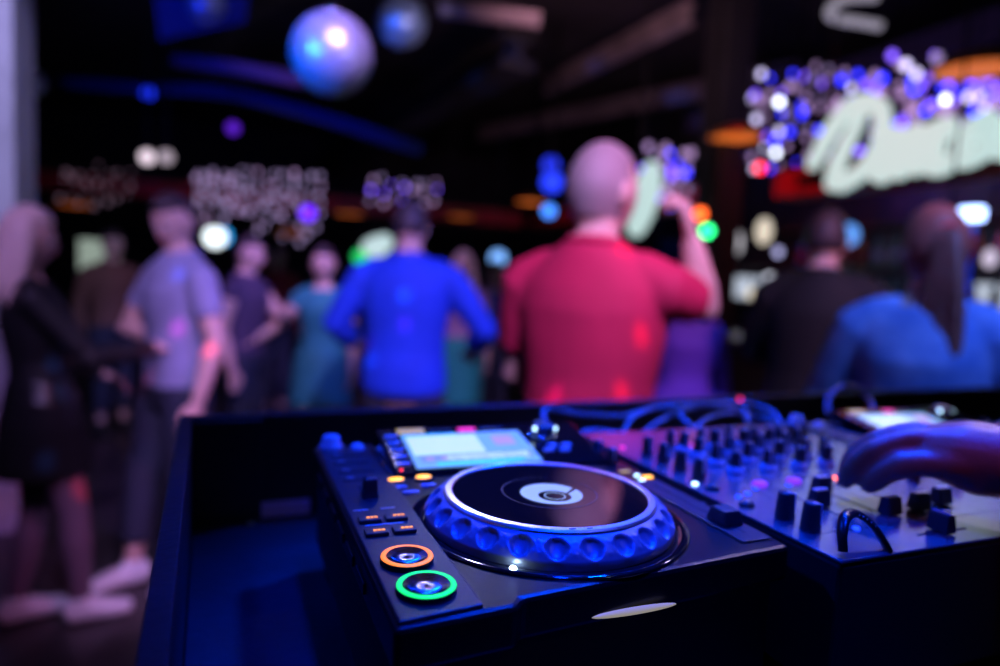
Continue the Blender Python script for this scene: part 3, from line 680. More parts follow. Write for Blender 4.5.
    if hair:
        kind, mh = hair
        def reg(d):
            back = sst(0.30, 0.05, d.y + (0.25 if kind=='short' else 0.0))
            crown = sst(0.42, 0.62, d.z); low = sst(-0.55 if kind=='short' else -0.8, -0.30 if kind=='short' else -0.6, d.z)
            ear = 1.0
            return max(crown, back*low)*ear
        b = B(); head_pts(b, HC + Vector((0,0,0.004*s)), s*hs, headyaw, headpitch, female, grow={'buzz':0.0035}.get(kind, 0.012), region=reg)
        hr = obj('hair', b, mh, root)
        if kind in ('long','pony'):
            b = B(); rg = random.Random(len(label))
            if kind == 'long':
                for k in range(22):
                    a = (k/21-0.5)*PI*1.02 + 3*PI/2     # around the back and sides
                    dx, dy = math.cos(a), math.sin(a)
                    p0 = HC + rot@(Vector((dx*0.070, dy*0.085, 0.05))*s)
                    p1 = HC + rot@(Vector((dx*0.088, dy*0.098, -0.06))*s)
                    p2 = HC + rot@(Vector((dx*0.098, dy*0.105-0.01, -0.17))*s) + Vector((rg.uniform(-.01,.01),0,0))
                    p3 = HC + rot@(Vector((dx*0.105, dy*0.095-0.015, -0.27+rg.uniform(-.03,.03)))*s)
                    loft(b, catmull([p0,p1,p2,p3],4), [0.020*s]*10+[0.014*s,0.010*s,0.005*s], n=8)
            else:
                q0 = HC + rot@(Vector((0,-0.085,0.045))*s)
                for k in range(9):
                    ox, oy = rg.uniform(-.034,.034), rg.uniform(-.016,.016)
                    loft(b, catmull([q0, q0+Vector((ox*.5,-0.045+oy*.5,-0.02)), q0+Vector((ox,-0.062+oy,-0.14)), q0+Vector((ox*1.3,-0.050+oy,-0.28)), q0+Vector((ox*1.1+0.006,-0.040+oy,-0.40)), q0+Vector((ox*.6,-0.042,-0.50+rg.uniform(-.04,.02)))],4), [0.018*s]*14+[0.016*s,0.013*s,0.011*s,0.008*s,0.006*s,0.005*s,0.003*s], n=8)
            obj('hair_lengths', b, mh, hr, remesh=0.008)
            if kind == 'pony':
                b = B(); bmesh.ops.create_cone(b, segments=20, radius1=0.024, radius2=0.024, depth=0.02, cap_ends=True, matrix=Matrix.Translation(q0+Vector((0,-0.02,0))) @ Matrix.Rotation(PI/2,4,'X'))
                obj('hair_tie', b, mat('tie_red', (0.7,0.03,0.03), 0.6), hr)
    return root, A, HC, T

def cloth(name, c, r=0.8): return mat(name, c, r, noise=0.10, nscale=6, bump=0.25, bscale=9)
h_blond = mat('hair_blond', (0.85,0.66,0.55), 0.5, bump=0.3, bscale=60); h_brown = mat('hair_brown', (0.045,0.03,0.035), 0.55, bump=0.3, bscale=60)
h_grey = mat('hair_grey', (0.30,0.24,0.24), 0.6, bump=0.3, bscale=120); h_red = mat('hair_auburn', (0.30,0.10,0.075), 0.5, bump=0.4, bscale=50); h_dark = mat('hair_dark', (0.02,0.016,0.02), 0.5)
s_white = mat('white_shoe', (0.75,0.75,0.78), 0.5); s_dark = mat('dark_shoe', (0.02,0.02,0.02), 0.4)
j_dark = cloth('dark_jeans', (0.02,0.025,0.05)); j_blue = cloth('blue_jeans', (0.05,0.09,0.2))
def fdir(dx, dy): return math.atan2(-dx, dy)       # local +Y looks along (dx, dy)
def loc_of(root_loc, face, P, s=1.0, H=1.75):       # world point -> the person's local, unscaled coordinates
    v = Vector(P) - Vector(root_loc); v = Matrix.Rotation(-face, 3, 'Z') @ v; return v*(1.75/H)

# man in grey tee
L1 = Vector((-0.30, 2.98, 0)); f1 = fdir(-0.75, -0.45)
HND = at_k(180, 348, 2.93)
w_r = loc_of(L1, f1, HND, H=1.78); 
person('man in grey t-shirt and white sneakers holding the blonde woman\'s hand', L1, f1, 1.78, arms={'R': (Vector((0.26,0.10,1.14)), w_r+Vector((0.06,-0.08,0.0))), 'L': (Vector((-0.27,-0.02,1.12)), Vector((-0.28,0.06,0.87)))},
       headyaw=0.35, headpitch=-0.35, feet={'R': (0.11,0.14), 'L': (-0.11,-0.02)}, top=(cloth('grey_tee',(0.26,0.28,0.42)),0.62,0.90,0.012,'tshirt'), bottom=(j_dark,'trousers',0.10), hair=('short',h_brown), shoes=s_white)
# blonde woman
L2 = Vector((-0.755, 2.72, 0)); f2 = fdir(0.93, 0.30)
w2 = loc_of(L2, f2, at_k(160, 348, 2.86), H=1.66)
person('blonde woman in black top and leather skirt, seen from the side', L2, f2, 1.66, True, arms={'R': (Vector((0.20,0.16,1.15)), w2), 'L': (Vector((-0.22,0.06,1.14)), Vector((-0.2,0.26,1.02)))},
       headyaw=-0.1, headpitch=-0.1, feet={'R': (0.06,0.12), 'L': (-0.08,-0.10)}, skin=M['skin'], top=(mat('black_top',(0.008,0.008,0.01),0.6),1.92,0.98,0.012,'blouse'), bottom=(mat('black_leather',(0.012,0.012,0.014),0.28),'skirt',0.66), lean=(0,-0.10), hem_legs=mat('dark_stockings',(0.16,0.10,0.14),0.4), hair=('long',h_blond), shoes=s_white)
# teal dress woman
L3 = at_k(323, 300, 4.4); L3.z = 0
person('woman in short teal dress facing the booth between the two men', L3, fdir(-0.3,-1), 1.62, True, dress=(cloth('teal_dress',(0.02,0.20,0.24)),0.62,0.35), hair=('short',h_brown), shoes=s_dark, arms={'R': (Vector((0.27,0.05,1.20)), Vector((0.42,0.15,1.08)))})
# man in dark clothes reaching out
L4 = at_k(246, 300, 4.3); L4.z = 0
w4 = loc_of(L4, fdir(1,-0.6), at_k(284, 318, 4.1), H=1.66)
person('bare-armed person in dark trousers behind the man in grey t-shirt', L4, fdir(1,-0.6), 1.66, arms={'L': (Vector((-0.24,0.14,1.18)), w4)}, top=(cloth('dark_vest',(0.07,0.045,0.10)),0.2,0.95,0.012,'vest'), bottom=(j_dark,'trousers',0.1), hair=('short',h_brown), shoes=s_dark)
# blue sweater man
L5 = at_k(407, 300, 3.25); L5.z = 0
person('broad man in bright blue sweater seen from behind, sleeves pushed up', L5, fdir(0.40,0.9), 1.83, build=1.06, arms={'L': (Vector((-0.33,0.0,1.16)), Vector((-0.25,0.20,1.02))), 'R': (Vector((0.36,0.02,1.16)), Vector((0.30,0.24,1.02)))},
       headyaw=-0.1, headpitch=-0.15, top=(cloth('blue_sweater',(0.003,0.05,0.62)),1.55,0.85,0.018,'sweater'), bottom=(j_dark,'trousers',0.1), hair=('short',h_brown), shoes=s_dark)
# red tee man
L6 = at_k(593, 300, 1.86); L6.z = 0; f6 = fdir(0.72, 0.62)
w6 = loc_of(L6, f6, at_k(690, 246, 1.80), H=1.84); e6 = loc_of(L6, f6, at_k(702, 312, 1.84), H=1.84)
person('man in crimson t-shirt with close-cropped grey hair raising one hand', L6, f6, 1.86, build=1.02, hs=1.09, arms={'R': (e6, w6), 'L': (Vector((-0.24,0.06,1.12)), Vector((-0.16,0.26,1.02)))},
       headyaw=-0.35, headpitch=-0.1, top=(cloth('crimson_tee',(0.50,0.010,0.07)),0.72,0.88,0.014,'tshirt'), bottom=(j_dark,'trousers',0.1), hair=('buzz',h_grey), shoes=s_dark, curl=0.9)
# bar man, ponytail woman, purple dress
L7 = at_k(820, 300, 2.95); L7.z = 0
person('man in black hooded sweatshirt standing at the bar, seen from behind', L7, fdir(0.9,0.6), 1.84, top=(cloth('black_hoodie',(0.003,0.003,0.004)),1.9,0.93,0.03,'hoodie'), bottom=(j_blue,'trousers',0.1), hair=('short',h_brown), shoes=s_dark,
       arms={'L': (Vector((-0.27,0.10,1.14)), Vector((-0.18,0.32,1.12))), 'R': (Vector((0.27,0.10,1.14)), Vector((0.18,0.32,1.12)))})
L8 = at_k(928, 300, 2.0); L8.z = 0
person('woman with a long auburn ponytail in blue denim jacket', L8, fdir(0.9,0.55), 1.75, True, build=1.10, hs=1.05, headyaw=0.55, headpitch=-0.1, top=(mat('denim_jacket', (0.08,0.20,0.60), 0.8, nscale=7, col2=(0.35,0.50,0.95), bump=0.3, bscale=12),1.9,0.92,0.022,'denim_jacket'), bottom=(j_dark,'trousers',0.1), hair=('pony',h_red), shoes=s_dark,
       arms={'L': (Vector((-0.27,0.06,1.14)), Vector((-0.16,0.28,1.08))), 'R': (Vector((0.25,0.06,1.14)), Vector((0.16,0.28,1.1)))})
L9 = at_k(690, 300, 3.5); L9.z = 0
person('woman in purple dress partly hidden behind the crimson t-shirt', L9, fdir(-0.5,-0.9), 1.58, True, dress=(cloth('purple_dress',(0.10,0.03,0.42)),0.6,1.6), hair=('long',h_dark), shoes=s_dark)
# a few more dancers further back
L10 = at_k(462, 300, 5.2); L10.z = 0
person('fair-haired woman in green skirt dancing behind the blue sweater', L10, fdir(-0.4,-0.9), 1.66, True, top=(cloth('pink_top',(0.40,0.22,0.38)),0.4,1.02,0.012,'blouse'), bottom=(cloth('green_skirt',(0.02,0.30,0.24)),'skirt',0.5), hair=('long',h_blond), shoes=s_dark)
L11 = at_k(494, 300, 6.2); L11.z = 0
person('dancer in a blue top beside the crimson t-shirt, far back', L11, fdir(-0.2,-1), 1.62, True, top=(cloth('blue_top',(0.03,0.07,0.4)),1.0,0.95,0.012,'blouse'), bottom=(j_dark,'trousers',0.1), hair=('long',h_brown), shoes=s_dark)

L12 = at_k(112, 300, 5.6); L12.z = 0
person('dark-clothed guest standing behind the couple at left', L12, fdir(0.6,-1), 1.70, top=(cloth('brown_shirt',(0.16,0.07,0.05)),1.9,0.93,0.012,'shirt'), bottom=(j_dark,'trousers',0.1), hair=('short',h_brown), shoes=s_dark)
L13 = at_k(275, 300, 6.4); L13.z = 0
person('guest in dark red shirt behind the woman in teal dress', L13, fdir(0.3,-1), 1.68, top=(cloth('dark_red_shirt',(0.25,0.01,0.02)),1.9,0.93,0.012,'shirt'), bottom=(j_dark,'trousers',0.1), hair=('short',h_dark), shoes=s_dark)
# the DJ: only the hand and wrist reach into view
m_dj = mat('black_shirt', (0.006,0.006,0.008), 0.7)
LD = Vector((0.60, -0.58, 0.25)); fD = fdir(0.0, 1.0); HD = 1.78
def dj_local(p): return Matrix.Rotation(-fD, 3, 'Z') @ (Vector((p[0], p[1], p[2]+DZ)) - LD)
WP, EP = (.553,-.008,.056), (.82,-.26,.035)
FING = dict(index=[(.498,.064,.068),(.464,.086,.053),(.452,.096,.034),(.451,.102,.015)], middle=[(.512,.077,.071),(.483,.100,.058),(.468,.109,.040),(.463,.113,.020)],
            ring=[(.526,.085,.069),(.500,.107,.056),(.487,.116,.036),(.483,.118,.018)], pinky=[(.540,.086,.062),(.518,.105,.050),(.506,.112,.032),(.502,.113,.016)], thumb=[(.530,.006,.054),(.498,.037,.052),(.471,.065,.044),(.457,.086,.018)])
def dj_hand(bm, root):
    for k, ch in FING.items():
        P = [dj_local(p) for p in ch]
        if k == 'thumb': P = [dj_local((.549,-.006,.056))] + P
        else: P = [dj_local(WP).lerp(P[0], .5)] + P
        r = {'pinky':.0078,'thumb':.0120}.get(k, .0090)
        c = catmull(P, 4); n = len(c); rr = [r*(1.25-0.42*i/(n-1)) for i in range(n)]
        if k == 'thumb': rr = [q*(1.55-0.55*min(1,i/9)) for i, q in enumerate(rr)]
        rr[-1] *= .6
        for j in (8,12):
            if j < n-2: rr[j] *= 1.09
        loft(bm, c, rr, n=12)
    a = (dj_local((.498,.064,.063))+dj_local((.540,.086,.058)))/2; w0 = dj_local(WP)
    e = dj_local(EP); dd = (e-w0).normalized()
    loft(bm, [w0+dd*0.03, w0, w0.lerp(a,.3), w0.lerp(a,.65), w0.lerp(a,.92), a+(a-w0)*.08], [.031,.032,.040,.043,.039,.029], [.028,.028,.031,.030,.022,.011], ref=(0,0,1), n=18)
    loft(bm, [dj_local((.540,.004,.048)), dj_local((.516,.026,.046)), dj_local((.496,.046,.048))], [.020,.019,.012], n=12)
wD = dj_local(WP); eD = dj_local(EP)
k = 1.75/HD
DJ, AD, HCD, TD = person('DJ in black shirt reaching over the mixer with bare hand', LD, fD, HD, arms={'R': (eD*k, wD*k), 'L': (Vector((-0.27,0.0,1.12)), Vector((-0.26,0.10,0.88)))},
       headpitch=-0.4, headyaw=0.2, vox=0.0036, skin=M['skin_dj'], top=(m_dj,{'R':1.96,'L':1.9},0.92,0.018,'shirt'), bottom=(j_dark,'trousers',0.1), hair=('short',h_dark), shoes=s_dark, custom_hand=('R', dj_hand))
# fingernails and the silver bracelet
for kf, ch in FING.items():
    if kf == 'thumb': continue
    p, q = dj_local(ch[-1]), dj_local(ch[-2]); d = (p-q).normalized()
    n_ = (Vector((0,0,1)) - d*d.z).normalized()
    mt = Matrix((n_.cross(d), d, n_)).transposed()
    b = B(); ball(b, p + n_*0.0052 - d*0.003, 0.0042, 0.0058, 0.0012, 10, rot=mt); obj('fingernail', b, mat('nail', (0.7,0.45,0.42), 0.25), DJ)
d = (eD-wD).normalized(); b = B(); hd_ = (dj_local((.520,.074,.060))-wD).normalized()
loft(b, [wD+d*0.07, wD+d*0.02, wD, wD+hd_*0.016, wD+hd_*0.027], [.042,.041,.040,.039,.037], [.036,.035,.034,.033,.032], ref=(0,0,1), n=24); obj('cuff', b, m_dj, DJ)
b = B(); rg = []
u1 = d.cross(Vector((0,0,1))).normalized(); u2 = d.cross(u1)
cc = wD + (dj_local((.520,.074,.064))-wD).normalized()*0.034
loft(b, [cc + u1*(0.0385*math.cos(a)) + u2*(0.0325*math.sin(a)) for a in [2*PI*i/40 for i in range(41)]], 0.0022, n=8)
br_o = obj('bracelet', b, M['chrome']); br_o.location = LD; br_o.rotation_euler = (0,0,fD); tag(br_o, 'thin silver bracelet around the DJ\'s wrist', 'bracelet')

# ------------------------------------------------------------------ mirror balls
def mirror_ball(c, r, label, tint=(0.8,0.85,1.0), rough=0.34):
    top = 3.9
    root = thing('mirror_ball', label, 'mirror ball', (c.x, c.y, c.z), 0.3, 'mirror balls under the ceiling')
    b = B(); n = 40; rows_ = 22
    for i in range(rows_):                          # separate flat facets over a dark core
        t0, t1 = PI*i/rows_, PI*(i+1)/rows_; m_ = max(6, int(n*math.sin((t0+t1)/2)))
        for j in range(m_):
            a0, a1 = 2*PI*j/m_+0.01, 2*PI*(j+1)/m_-0.01
            P = [Vector((r*math.sin(t)*math.cos(a), r*math.sin(t)*math.sin(a), r*math.cos(t))) for t, a in ((t0+.01,a0),(t1-.01,a0),(t1-.01,a1),(t0+.01,a1))]
            if (P[0]-P[3]).length < 1e-4 or (P[1]-P[2]).length < 1e-4: P = [P[0], P[1], P[2]] if (P[0]-P[3]).length < 1e-4 else [P[0], P[1], P[3]]
            b.faces.new([b.verts.new(p) for p in P])
    obj('mirror_tiles', b, mat('mirror_tile', (0.42,0.48,0.62), rough, metal=0.55), root, fix=False)
    b = B(); ball(b, (0,0,0), r*0.975, n=24); obj('core', b, M['black'], root)
    b = B(); lathe(b, [(0,r*0.98),(0.03,r*0.98),(0.03,r+0.02),(0.008,r+0.03),(0.004,r+0.05),(0.004,top-c.z),(0,top-c.z)], 16); obj('hanging_rod', b, M['chrome'], root)
    return root
mirror_ball(at_k(332, 54, 3.9), 0.232, 'large blue-lit mirror ball hanging above the dancers')
mirror_ball(at_k(402, 22, 4.6), 0.17, 'mid-sized mirror ball behind and right of the large one')
mirror_ball(at_k(205, 2, 4.3), 0.13, 'small mirror ball at the top edge, left of the large one')
mirror_ball(at_k(30, 82, 4.4), 0.09, 'small mirror ball beside the pale pillar')
# stage lamps; the first three are added for the balls to mirror
def stage_lamp(c, aim, col, s, label, r=0.07):
    d = (Vector(aim)-Vector(c)).normalized(); q = d.to_track_quat('Z','Y').to_matrix().to_4x4()
    root = thing('stage_spotlight', label, 'spotlight', c, 0, 'stage spotlights under the ceiling')
    def lt(prof): b = B(); lathe(b, prof, 24); bmesh.ops.transform(b, matrix=q, verts=b.verts[:]); return b
    obj('lamp_housing', lt([(0,-0.18),(r*0.7,-0.18),(r,-0.1),(r*1.1,0.02),(r*1.1,0.04),(r*1.0,0.04),(r*0.95,0),(0,-0.01)]), M['black'], root)
    obj('lens', lt([(0,0.012),(r*0.6,0.01),(r*0.93,0.004),(0,0.002)]), glow('lens_light', col, s), root)
    b = B(); loft(b, [(0,0,0.0),(0,0,0.12),(0,0,3.9-c[2])], 0.012, n=8); obj('bracket', b, M['black'], root)
stage_lamp((1.1,-1.4,3.2), (0.4,3,1.5), (0.85,0.9,1.0), 8, 'added white spotlight with round lens over the booth, behind the viewer', 0.14)
stage_lamp((-2.0,0.6,3.0), (0.3,3,2.0), (0.05,0.15,1.0), 12, 'added blue spotlight over the left dancers', 0.16)
stage_lamp((2.4,1.6,3.1), (0.3,3,2.3), (0.9,0.8,1.0), 6, 'added lilac spotlight on the bar side', 0.14)
for (u, v) in ((147,157),(166,157)):
    c = at_k(u, v, 5.6)
    stage_lamp(c, CAM, (0.8,0.65,0.75), 1.5 if u < 150 else 0.6, 'twin pale spotlight hanging beyond the dancers', 0.06)
# mirror-ball light spots on the dancers, thrown by added narrow spot lamps
def fleck(u, v, k, col, p, cone=1.5):
    src = Vector((0.15, -0.3, 3.2)); tgt = at_k(u, v, k); d = (tgt-src).length
    lamp('SPOT', 'light_fleck', src, tgt, p, col, 0.01, cone, 0.3)
RED, BLU, MAG, WHT = (1,0.03,0.02), (0.05,0.2,1.0), (0.9,0.02,0.6), (0.9,0.9,1)
for (u, v, k, col) in ((624,379,1.7,RED),(547,378,1.72,RED),(558,373,1.72,MAG),(625,237,1.72,RED),(640,343,1.74,RED),(370,327,3.05,MAG),(406,316,3.05,MAG),(405,289,3.05,(0.1,0.5,1)),(372,345,3.05,(0.1,0.4,1)),
                       (143,384,3.0,RED),(175,300,3.05,(0.02,0.1,1)),(205,373,3.0,RED),(58,408,2.65,BLU),(52,383,2.65,BLU),(38,510,2.8,BLU),(175,345,3.0,MAG),(80,500,2.7,RED)):
    fleck(u, v, k, col, 900 if k > 2 else 520, 0.9 if k > 2 else 1.0)

# ------------------------------------------------------------------ bar along the right, and its continuation
m_red = mat('red_fascia', (0.55, 0.012, 0.03), 0.5, noise=0.15, nscale=3)
m_wood = mat('bar_wood', (0.10, 0.045, 0.03), 0.45, noise=0.3, nscale=8)
XB = 3.75
def fascia(name, x0, x1, y0, y1, label):
    t = thing(name, label, 'bar canopy', ((x0+x1)/2, (y0+y1)/2, 0))
    cx, cy = (x0+x1)/2, (y0+y1)/2
    b = B(); box(b, x0-cx, x1-cx, y0-cy, y1-cy, 2.17, 2.36); obj('red_board', b, m_red, t, bevel=0.01)
    b = B(); box(b, x0-cx-0.02, x1-cx+0.02, y0-cy-0.02, y1-cy+0.02, 2.36, 2.39); obj('top_rail', b, m_wood, t, bevel=0.005)
    for px in (0.15, 0.85):
        for py in (0.04, 0.96):
            b = B(); X = x0-cx+(x1-x0)*px; Y = y0-cy+(y1-y0)*py; loft(b, [(X,Y,2.39),(X,Y,3.9)], 0.015, n=8); obj('hanger_rod', b, M['black'], t)
    return t
fascia('bar_canopy', XB, XB+0.25, 0.4, 3.72, 'dark red canopy board above the bar behind the illuminated sign')
fascia('bar_canopy', XB, XB+0.25, 4.4, 8.3, 'dark red canopy board beyond the black pillar')
fascia('bar_canopy', -3.2, 3.7, 8.35, 8.6, 'long red canopy board across the back of the room')
for (x0,x1,y0,y1,label) in ((3.35,3.95,0.4,8.0,'long dark bar counter along the right side'),):
    t = thing('bar_counter', label, 'bar counter', ((x0+x1)/2, (y0+y1)/2, 0)); cx, cy = (x0+x1)/2, (y0+y1)/2
    b = B(); box(b, x0+0.08-cx, x1-0.05-cx, y0-cy, y1-cy, 0, 1.06); obj('front_panel', b, m_wood, t)
    b = B(); box(b, x0-cx, x1-cx, y0-0.02-cy, y1+0.02-cy, 1.06, 1.10); obj('counter_top', b, mat('bar_top',(0.30,0.28,0.34),0.2), t, bevel=0.008)
    b = B(); loft(b, [(x0-0.02-cx,y0+0.1-cy,0.2),(x0-0.02-cx,y1-0.1-cy,0.2)], 0.02, n=10); obj('foot_rail', b, M['chrome'], t)
XS = 5.0
t = thing('back_bar_shelf', 'lit shelf unit full of bottles behind the bar', 'shelf', (XS+0.15, 4.0, 0))
b = B(); box(b, 0.0, 0.3, -3.4, 3.6, 0, 0.95); obj('cabinet', b, m_wood, t)
b = B(); box(b, 0.28, 0.32, -3.4, 3.6, 0.95, 2.6); obj('back_panel', b, mat('mirror_back',(0.12,0.10,0.16),0.25,metal=0.6), t)
for z in (0.95, 1.32, 1.69, 2.06): 
    b = B(); box(b, 0.0, 0.28, -3.4, 3.6, z, z+0.03); obj('shelf_board', b, m_wood, t)
for y in (-2.4,-1.0,0.4,1.8,3.2):
    b = B(); box(b, 0.255, 0.278, y-0.22, y+0.22, 1.36, 1.60); obj('lit_panel', b, glow('shelf_panel_light',(0.55,0.62,0.75),0.9), t)
cols_b = [((0.75,0.70,0.45),0.5),((0.2,0.45,0.30),0.35),((0.5,0.28,0.08),0.4),((0.65,0.72,0.9),0.8),((0.12,0.2,0.8),0.9),((0.85,0.8,0.6),0.9)]
bottle_m = [mat('bottle_glass', c, 0.12, emit=c, es=0.0, coat=0.6) for c, e in cols_b]
words_b = ['pale yellow','green','amber','clear','blue','cream']
def bottle(x, y, z, k, label, grp):
    root = thing('bottle', label, 'bottle', (x,y,z), 0, grp)
    h = 0.30; b = B(); lathe(b, [(0,0),(0.034,0),(0.036,0.006),(0.036,0.17),(0.030,0.20),(0.014,0.225),(0.0125,0.28),(0.0145,0.283),(0.0145,0.30),(0,0.30)], 20); obj('glass_body', b, bottle_m[k], root)
    b = B(); lathe(b, [(0.0362,0.05),(0.0368,0.055),(0.0368,0.13),(0.0362,0.135)], 20); obj('paper_label', b, M['mark'] if k % 2 else m_red, root)
    b = B(); lathe(b, [(0.015,0.27),(0.0155,0.305),(0.0,0.306)], 16); obj('cap', b, M['black'], root)
    return root
proto = [bottle(XS+0.22, 2.9+0.16*k, 0.98, k, '', 'bottles on the lit shelves behind the bar') for k in range(6)]
rb = random.Random(5); first = {k: True for k in range(6)}
rown = {0.98:'lowest', 1.35:'middle', 1.72:'upper'}
slots = [(z, 1.25+0.17*i) for z in (0.98,1.35,1.72) for i in range(22)]
for n_, (z, y) in enumerate(slots):
    k = rb.randrange(6); o = proto[k] if first[k] else copy_tree(proto[k]); first[k] = False
    o.location = (XS+0.22, y, z); o['label'] = '%s bottle with a dark cap standing on the %s lit shelf behind the bar' % (words_b[k], rown[z])
    o['group'] = '%s bottles on the %s shelf' % (words_b[k], rown[z])
for k in first: assert not first[k]
# bar lamps: small lit globes and glowing boards seen between the guests
def globe(u, v, x, r, col, s, label, flat=1.0, name='bar_lamp', hang=True):
    c = on_x(u, v, x); root = thing(name, label, 'lamp', c)
    b = B(); ball(b, (0,0,0), r*0.8, r*0.8, r*flat, n=20); obj('glass_globe', b, glow('globe_light', col, s), root)
    b = B(); lathe(b, [(0,r*flat*0.95),(r*0.3,r*flat*0.9),(r*0.25,r*flat*1.15),(0.006,r*flat*1.2),(0.006,3.9-c.z),(0,3.9-c.z)] , 12); obj('lamp_cord', b, M['black'], root)
for (u, v, r, col, s, fl, nm) in ((735,243,0.085,(0.75,0.72,0.8),0.95,1.5,'tall lilac-white hanging lamp nearest the black pillar'),(764,231,0.085,(0.85,0.75,0.6),1.0,1.4,'warm white hanging lamp over the bar'),(769,279,0.05,(0.75,0.8,0.95),1.5,1,'small round white lamp low over the bar'),
                        (752,294,0.055,(0.9,0.8,0.6),1.2,1,'small yellowish lamp lowest over the bar'),(848,235,0.10,(0.12,0.35,0.95),1.2,0.9,'round blue lamp right of the man at the bar'),(703,390,0.03,(0.7,0.5,0.7),2.5,1,'tiny pinkish lamp low beside the purple dress'),
                        (990,258,0.05,(0.7,0.6,0.8),1.0,1.2,'pale lamp at the right edge behind the ponytail'),(778,252,0.04,(0.5,0.5,0.9),1.5,1,'small blue-white lamp between the bar lamps')):
    globe(u, v, 4.4, r, col, s, nm, fl)
# blue LED lamp on a post
c = on_x(972, 214, 3.0); t = thing('led_lamp', 'blue-white lamp head on a blue post at the right edge', 'lamp', (c.x, c.y, 0))
b = B(); loft(b, [(0,0,0),(0,0,0.02),(0,0,0.03),(0,0,c.z-0.05)], [0.12,0.12,0.02,0.02], n=16); obj('post', b, mat('blue_post',(0.05,0.12,0.8),0.4), t)
b = B(); box(b, -0.03, 0.03, -0.045, 0.045, c.z-0.03, c.z+0.03); obj('lamp_head', b, glow('led_head',(0.35,0.5,1.0),6.0), t, bevel=0.01)
# pendant lamps of copper
m_cop = mat('copper_shade', (0.85,0.33,0.10), 0.35, metal=0.7, emit=(1.0,0.25,0.05), es=0.0)
def pendant(c, r, label, s=1.2):
    root = thing('pendant_lamp', label, 'pendant lamp', c, 0, 'orange pendant lamps along the bar')
    b = B(); lathe(b, [(0.02,0.07),(r*0.4,0.065),(r*0.95,0.02),(r,-0.02),(r*0.985,-0.02),(r*0.93,0.015),(r*0.38,0.055),(0.02,0.06)], 32); obj('lamp_shade', b, m_cop, root)
    b = B(); lathe(b, [(0,0.02),(r*0.5,0.02),(r*0.92,-0.004),(r*0.90,-0.012),(0,-0.012)], 32); obj('diffuser', b, glow('orange_light', (1.0,0.20,0.03), s), root)
    b = B(); lathe(b, [(0,0.06),(0.012,0.06),(0.005,0.12),(0.005,3.9-c.z),(0,3.9-c.z)], 10); obj('cord', b, M['black'], root)
for (u, v, x, lb, s) in ((735,136,3.3,'orange pendant lamp in front of the black pillar',0.75),(977,67,3.3,'largest orange pendant lamp, above the illuminated sign at the right edge',0.6),(531,201,3.3,'small orange pendant lamp left of the cropped grey head',0.9)):
    pendant(on_x(u, v, x), 0.19, lb, s)
for (u, v, lb) in ((75,204,'orange pendant lamp at far left behind the blonde woman'),(350,213,'orange pendant lamp above the woman in teal dress'),(461,216,'orange pendant lamp right of the blue sweater man\'s head'),(292,233,'low orange lamp behind the dark-clothed person')):
    pendant(on_y(u, v, 8.0), 0.2, lb, 0.5)

# ------------------------------------------------------------------ the illuminated sign
m_sign = glow('sign_face', (0.56, 0.76, 0.74), 0.95); m_signb = mat('sign_side', (0.25,0.05,0.05), 0.5)
def stroke(bm, pxs, x, rpx, th=0.05):
    """a script stroke: pixel-traced centre line on the upright sign plane, built as a thick slab"""
    P = [on_x(u, v, x) for u, v, *_ in pxs]; rad = []
    for (u, v, *q) in pxs:
        rp = q[0] if q else rpx; a = on_x(u, v, x); b_ = on_x(u, v-rp, x); rad.append((b_-a).length)
    c = catmull(P, 6); rr = []
    for i in range(len(P)-1): rr += [rad[i]+(rad[i+1]-rad[i])*j/6 for j in range(6)]
    rr.append(rad[-1])
    for p, r in zip(c, rr):
        bmesh.ops.create_cone(bm, segments=20, radius1=r, radius2=r, depth=th, cap_ends=True, matrix=Matrix.Translation(p) @ Matrix.Rotation(PI/2, 4, 'Y'))
    for (p, r), (q_, r2) in zip(zip(c, rr), zip(c[1:], rr[1:])):
        d = (q_-p); n_ = Vector((0, -d.z, d.y)).normalized(); e = Vector((th/2,0,0))
        hexa(bm, [p-e-n_*r, p-e+n_*r, q_-e+n_*r2, q_-e-n_*r2], [p+e-n_*r, p+e+n_*r, q_+e+n_*r2, q_+e-n_*r2])
sign = thing('illuminated_sign', 'glowing white brush-script sign reading Dance above the bar', 'sign', (0,0,0))
XSg = 3.62
def letter(name, strokes):
    bm = B()
    for s_ in strokes: stroke(bm, s_, XSg, 12)
    face = obj(name, bm, m_sign, sign, remesh=0.008, sm_it=1)
    bm = B()
    for s_ in strokes: stroke(bm, [(u+1, v+1, (q[0] if q else 12)+1.2) for u, v, *q in s_], XSg+0.045, 12, 0.05)
    obj('letter_backing', bm, m_signb, face, remesh=0.012, sm_it=1)
letter('letter_d', [[(813,164,6),(820,151,7.5),(833,128,9),(852,107,10),(868,102,9)], [(868,102,9),(881,110,8.5),(882,133,8),(874,155,8),(860,173,8),(842,183,9)], [(866,106,4),(858,122,5.5),(846,145,7.5),(836,168,8.5),(834,182,9)]])
letter('letter_a', [[(893,141,14),(883,150,14),(876,164,13),(882,174,10)], [(893,141,14),(894,155,13),(890,168,10),(900,172,8)]])
letter('letter_n', [[(908,141,14),(903,155,13),(898,168,11)], [(908,141,14),(920,139,14),(916,155,12),(916,168,8)]])
letter('letter_c', [[(948,128,11),(936,134,13),(930,150,14),(934,166,10),(948,164,9),(958,157,9)]])
letter('letter_a', [[(988,120,10),(972,130,10),(962,146,10),(963,160,9),(978,156,8)], [(988,120,10),(992,128,10),(988,145,9),(995,150,9),(1006,150,9)]])
letter('letter_e', [[(1012,150,9),(1030,130,10),(1024,116,10),(1012,130,10),(1016,158,9),(1040,150,8)]])
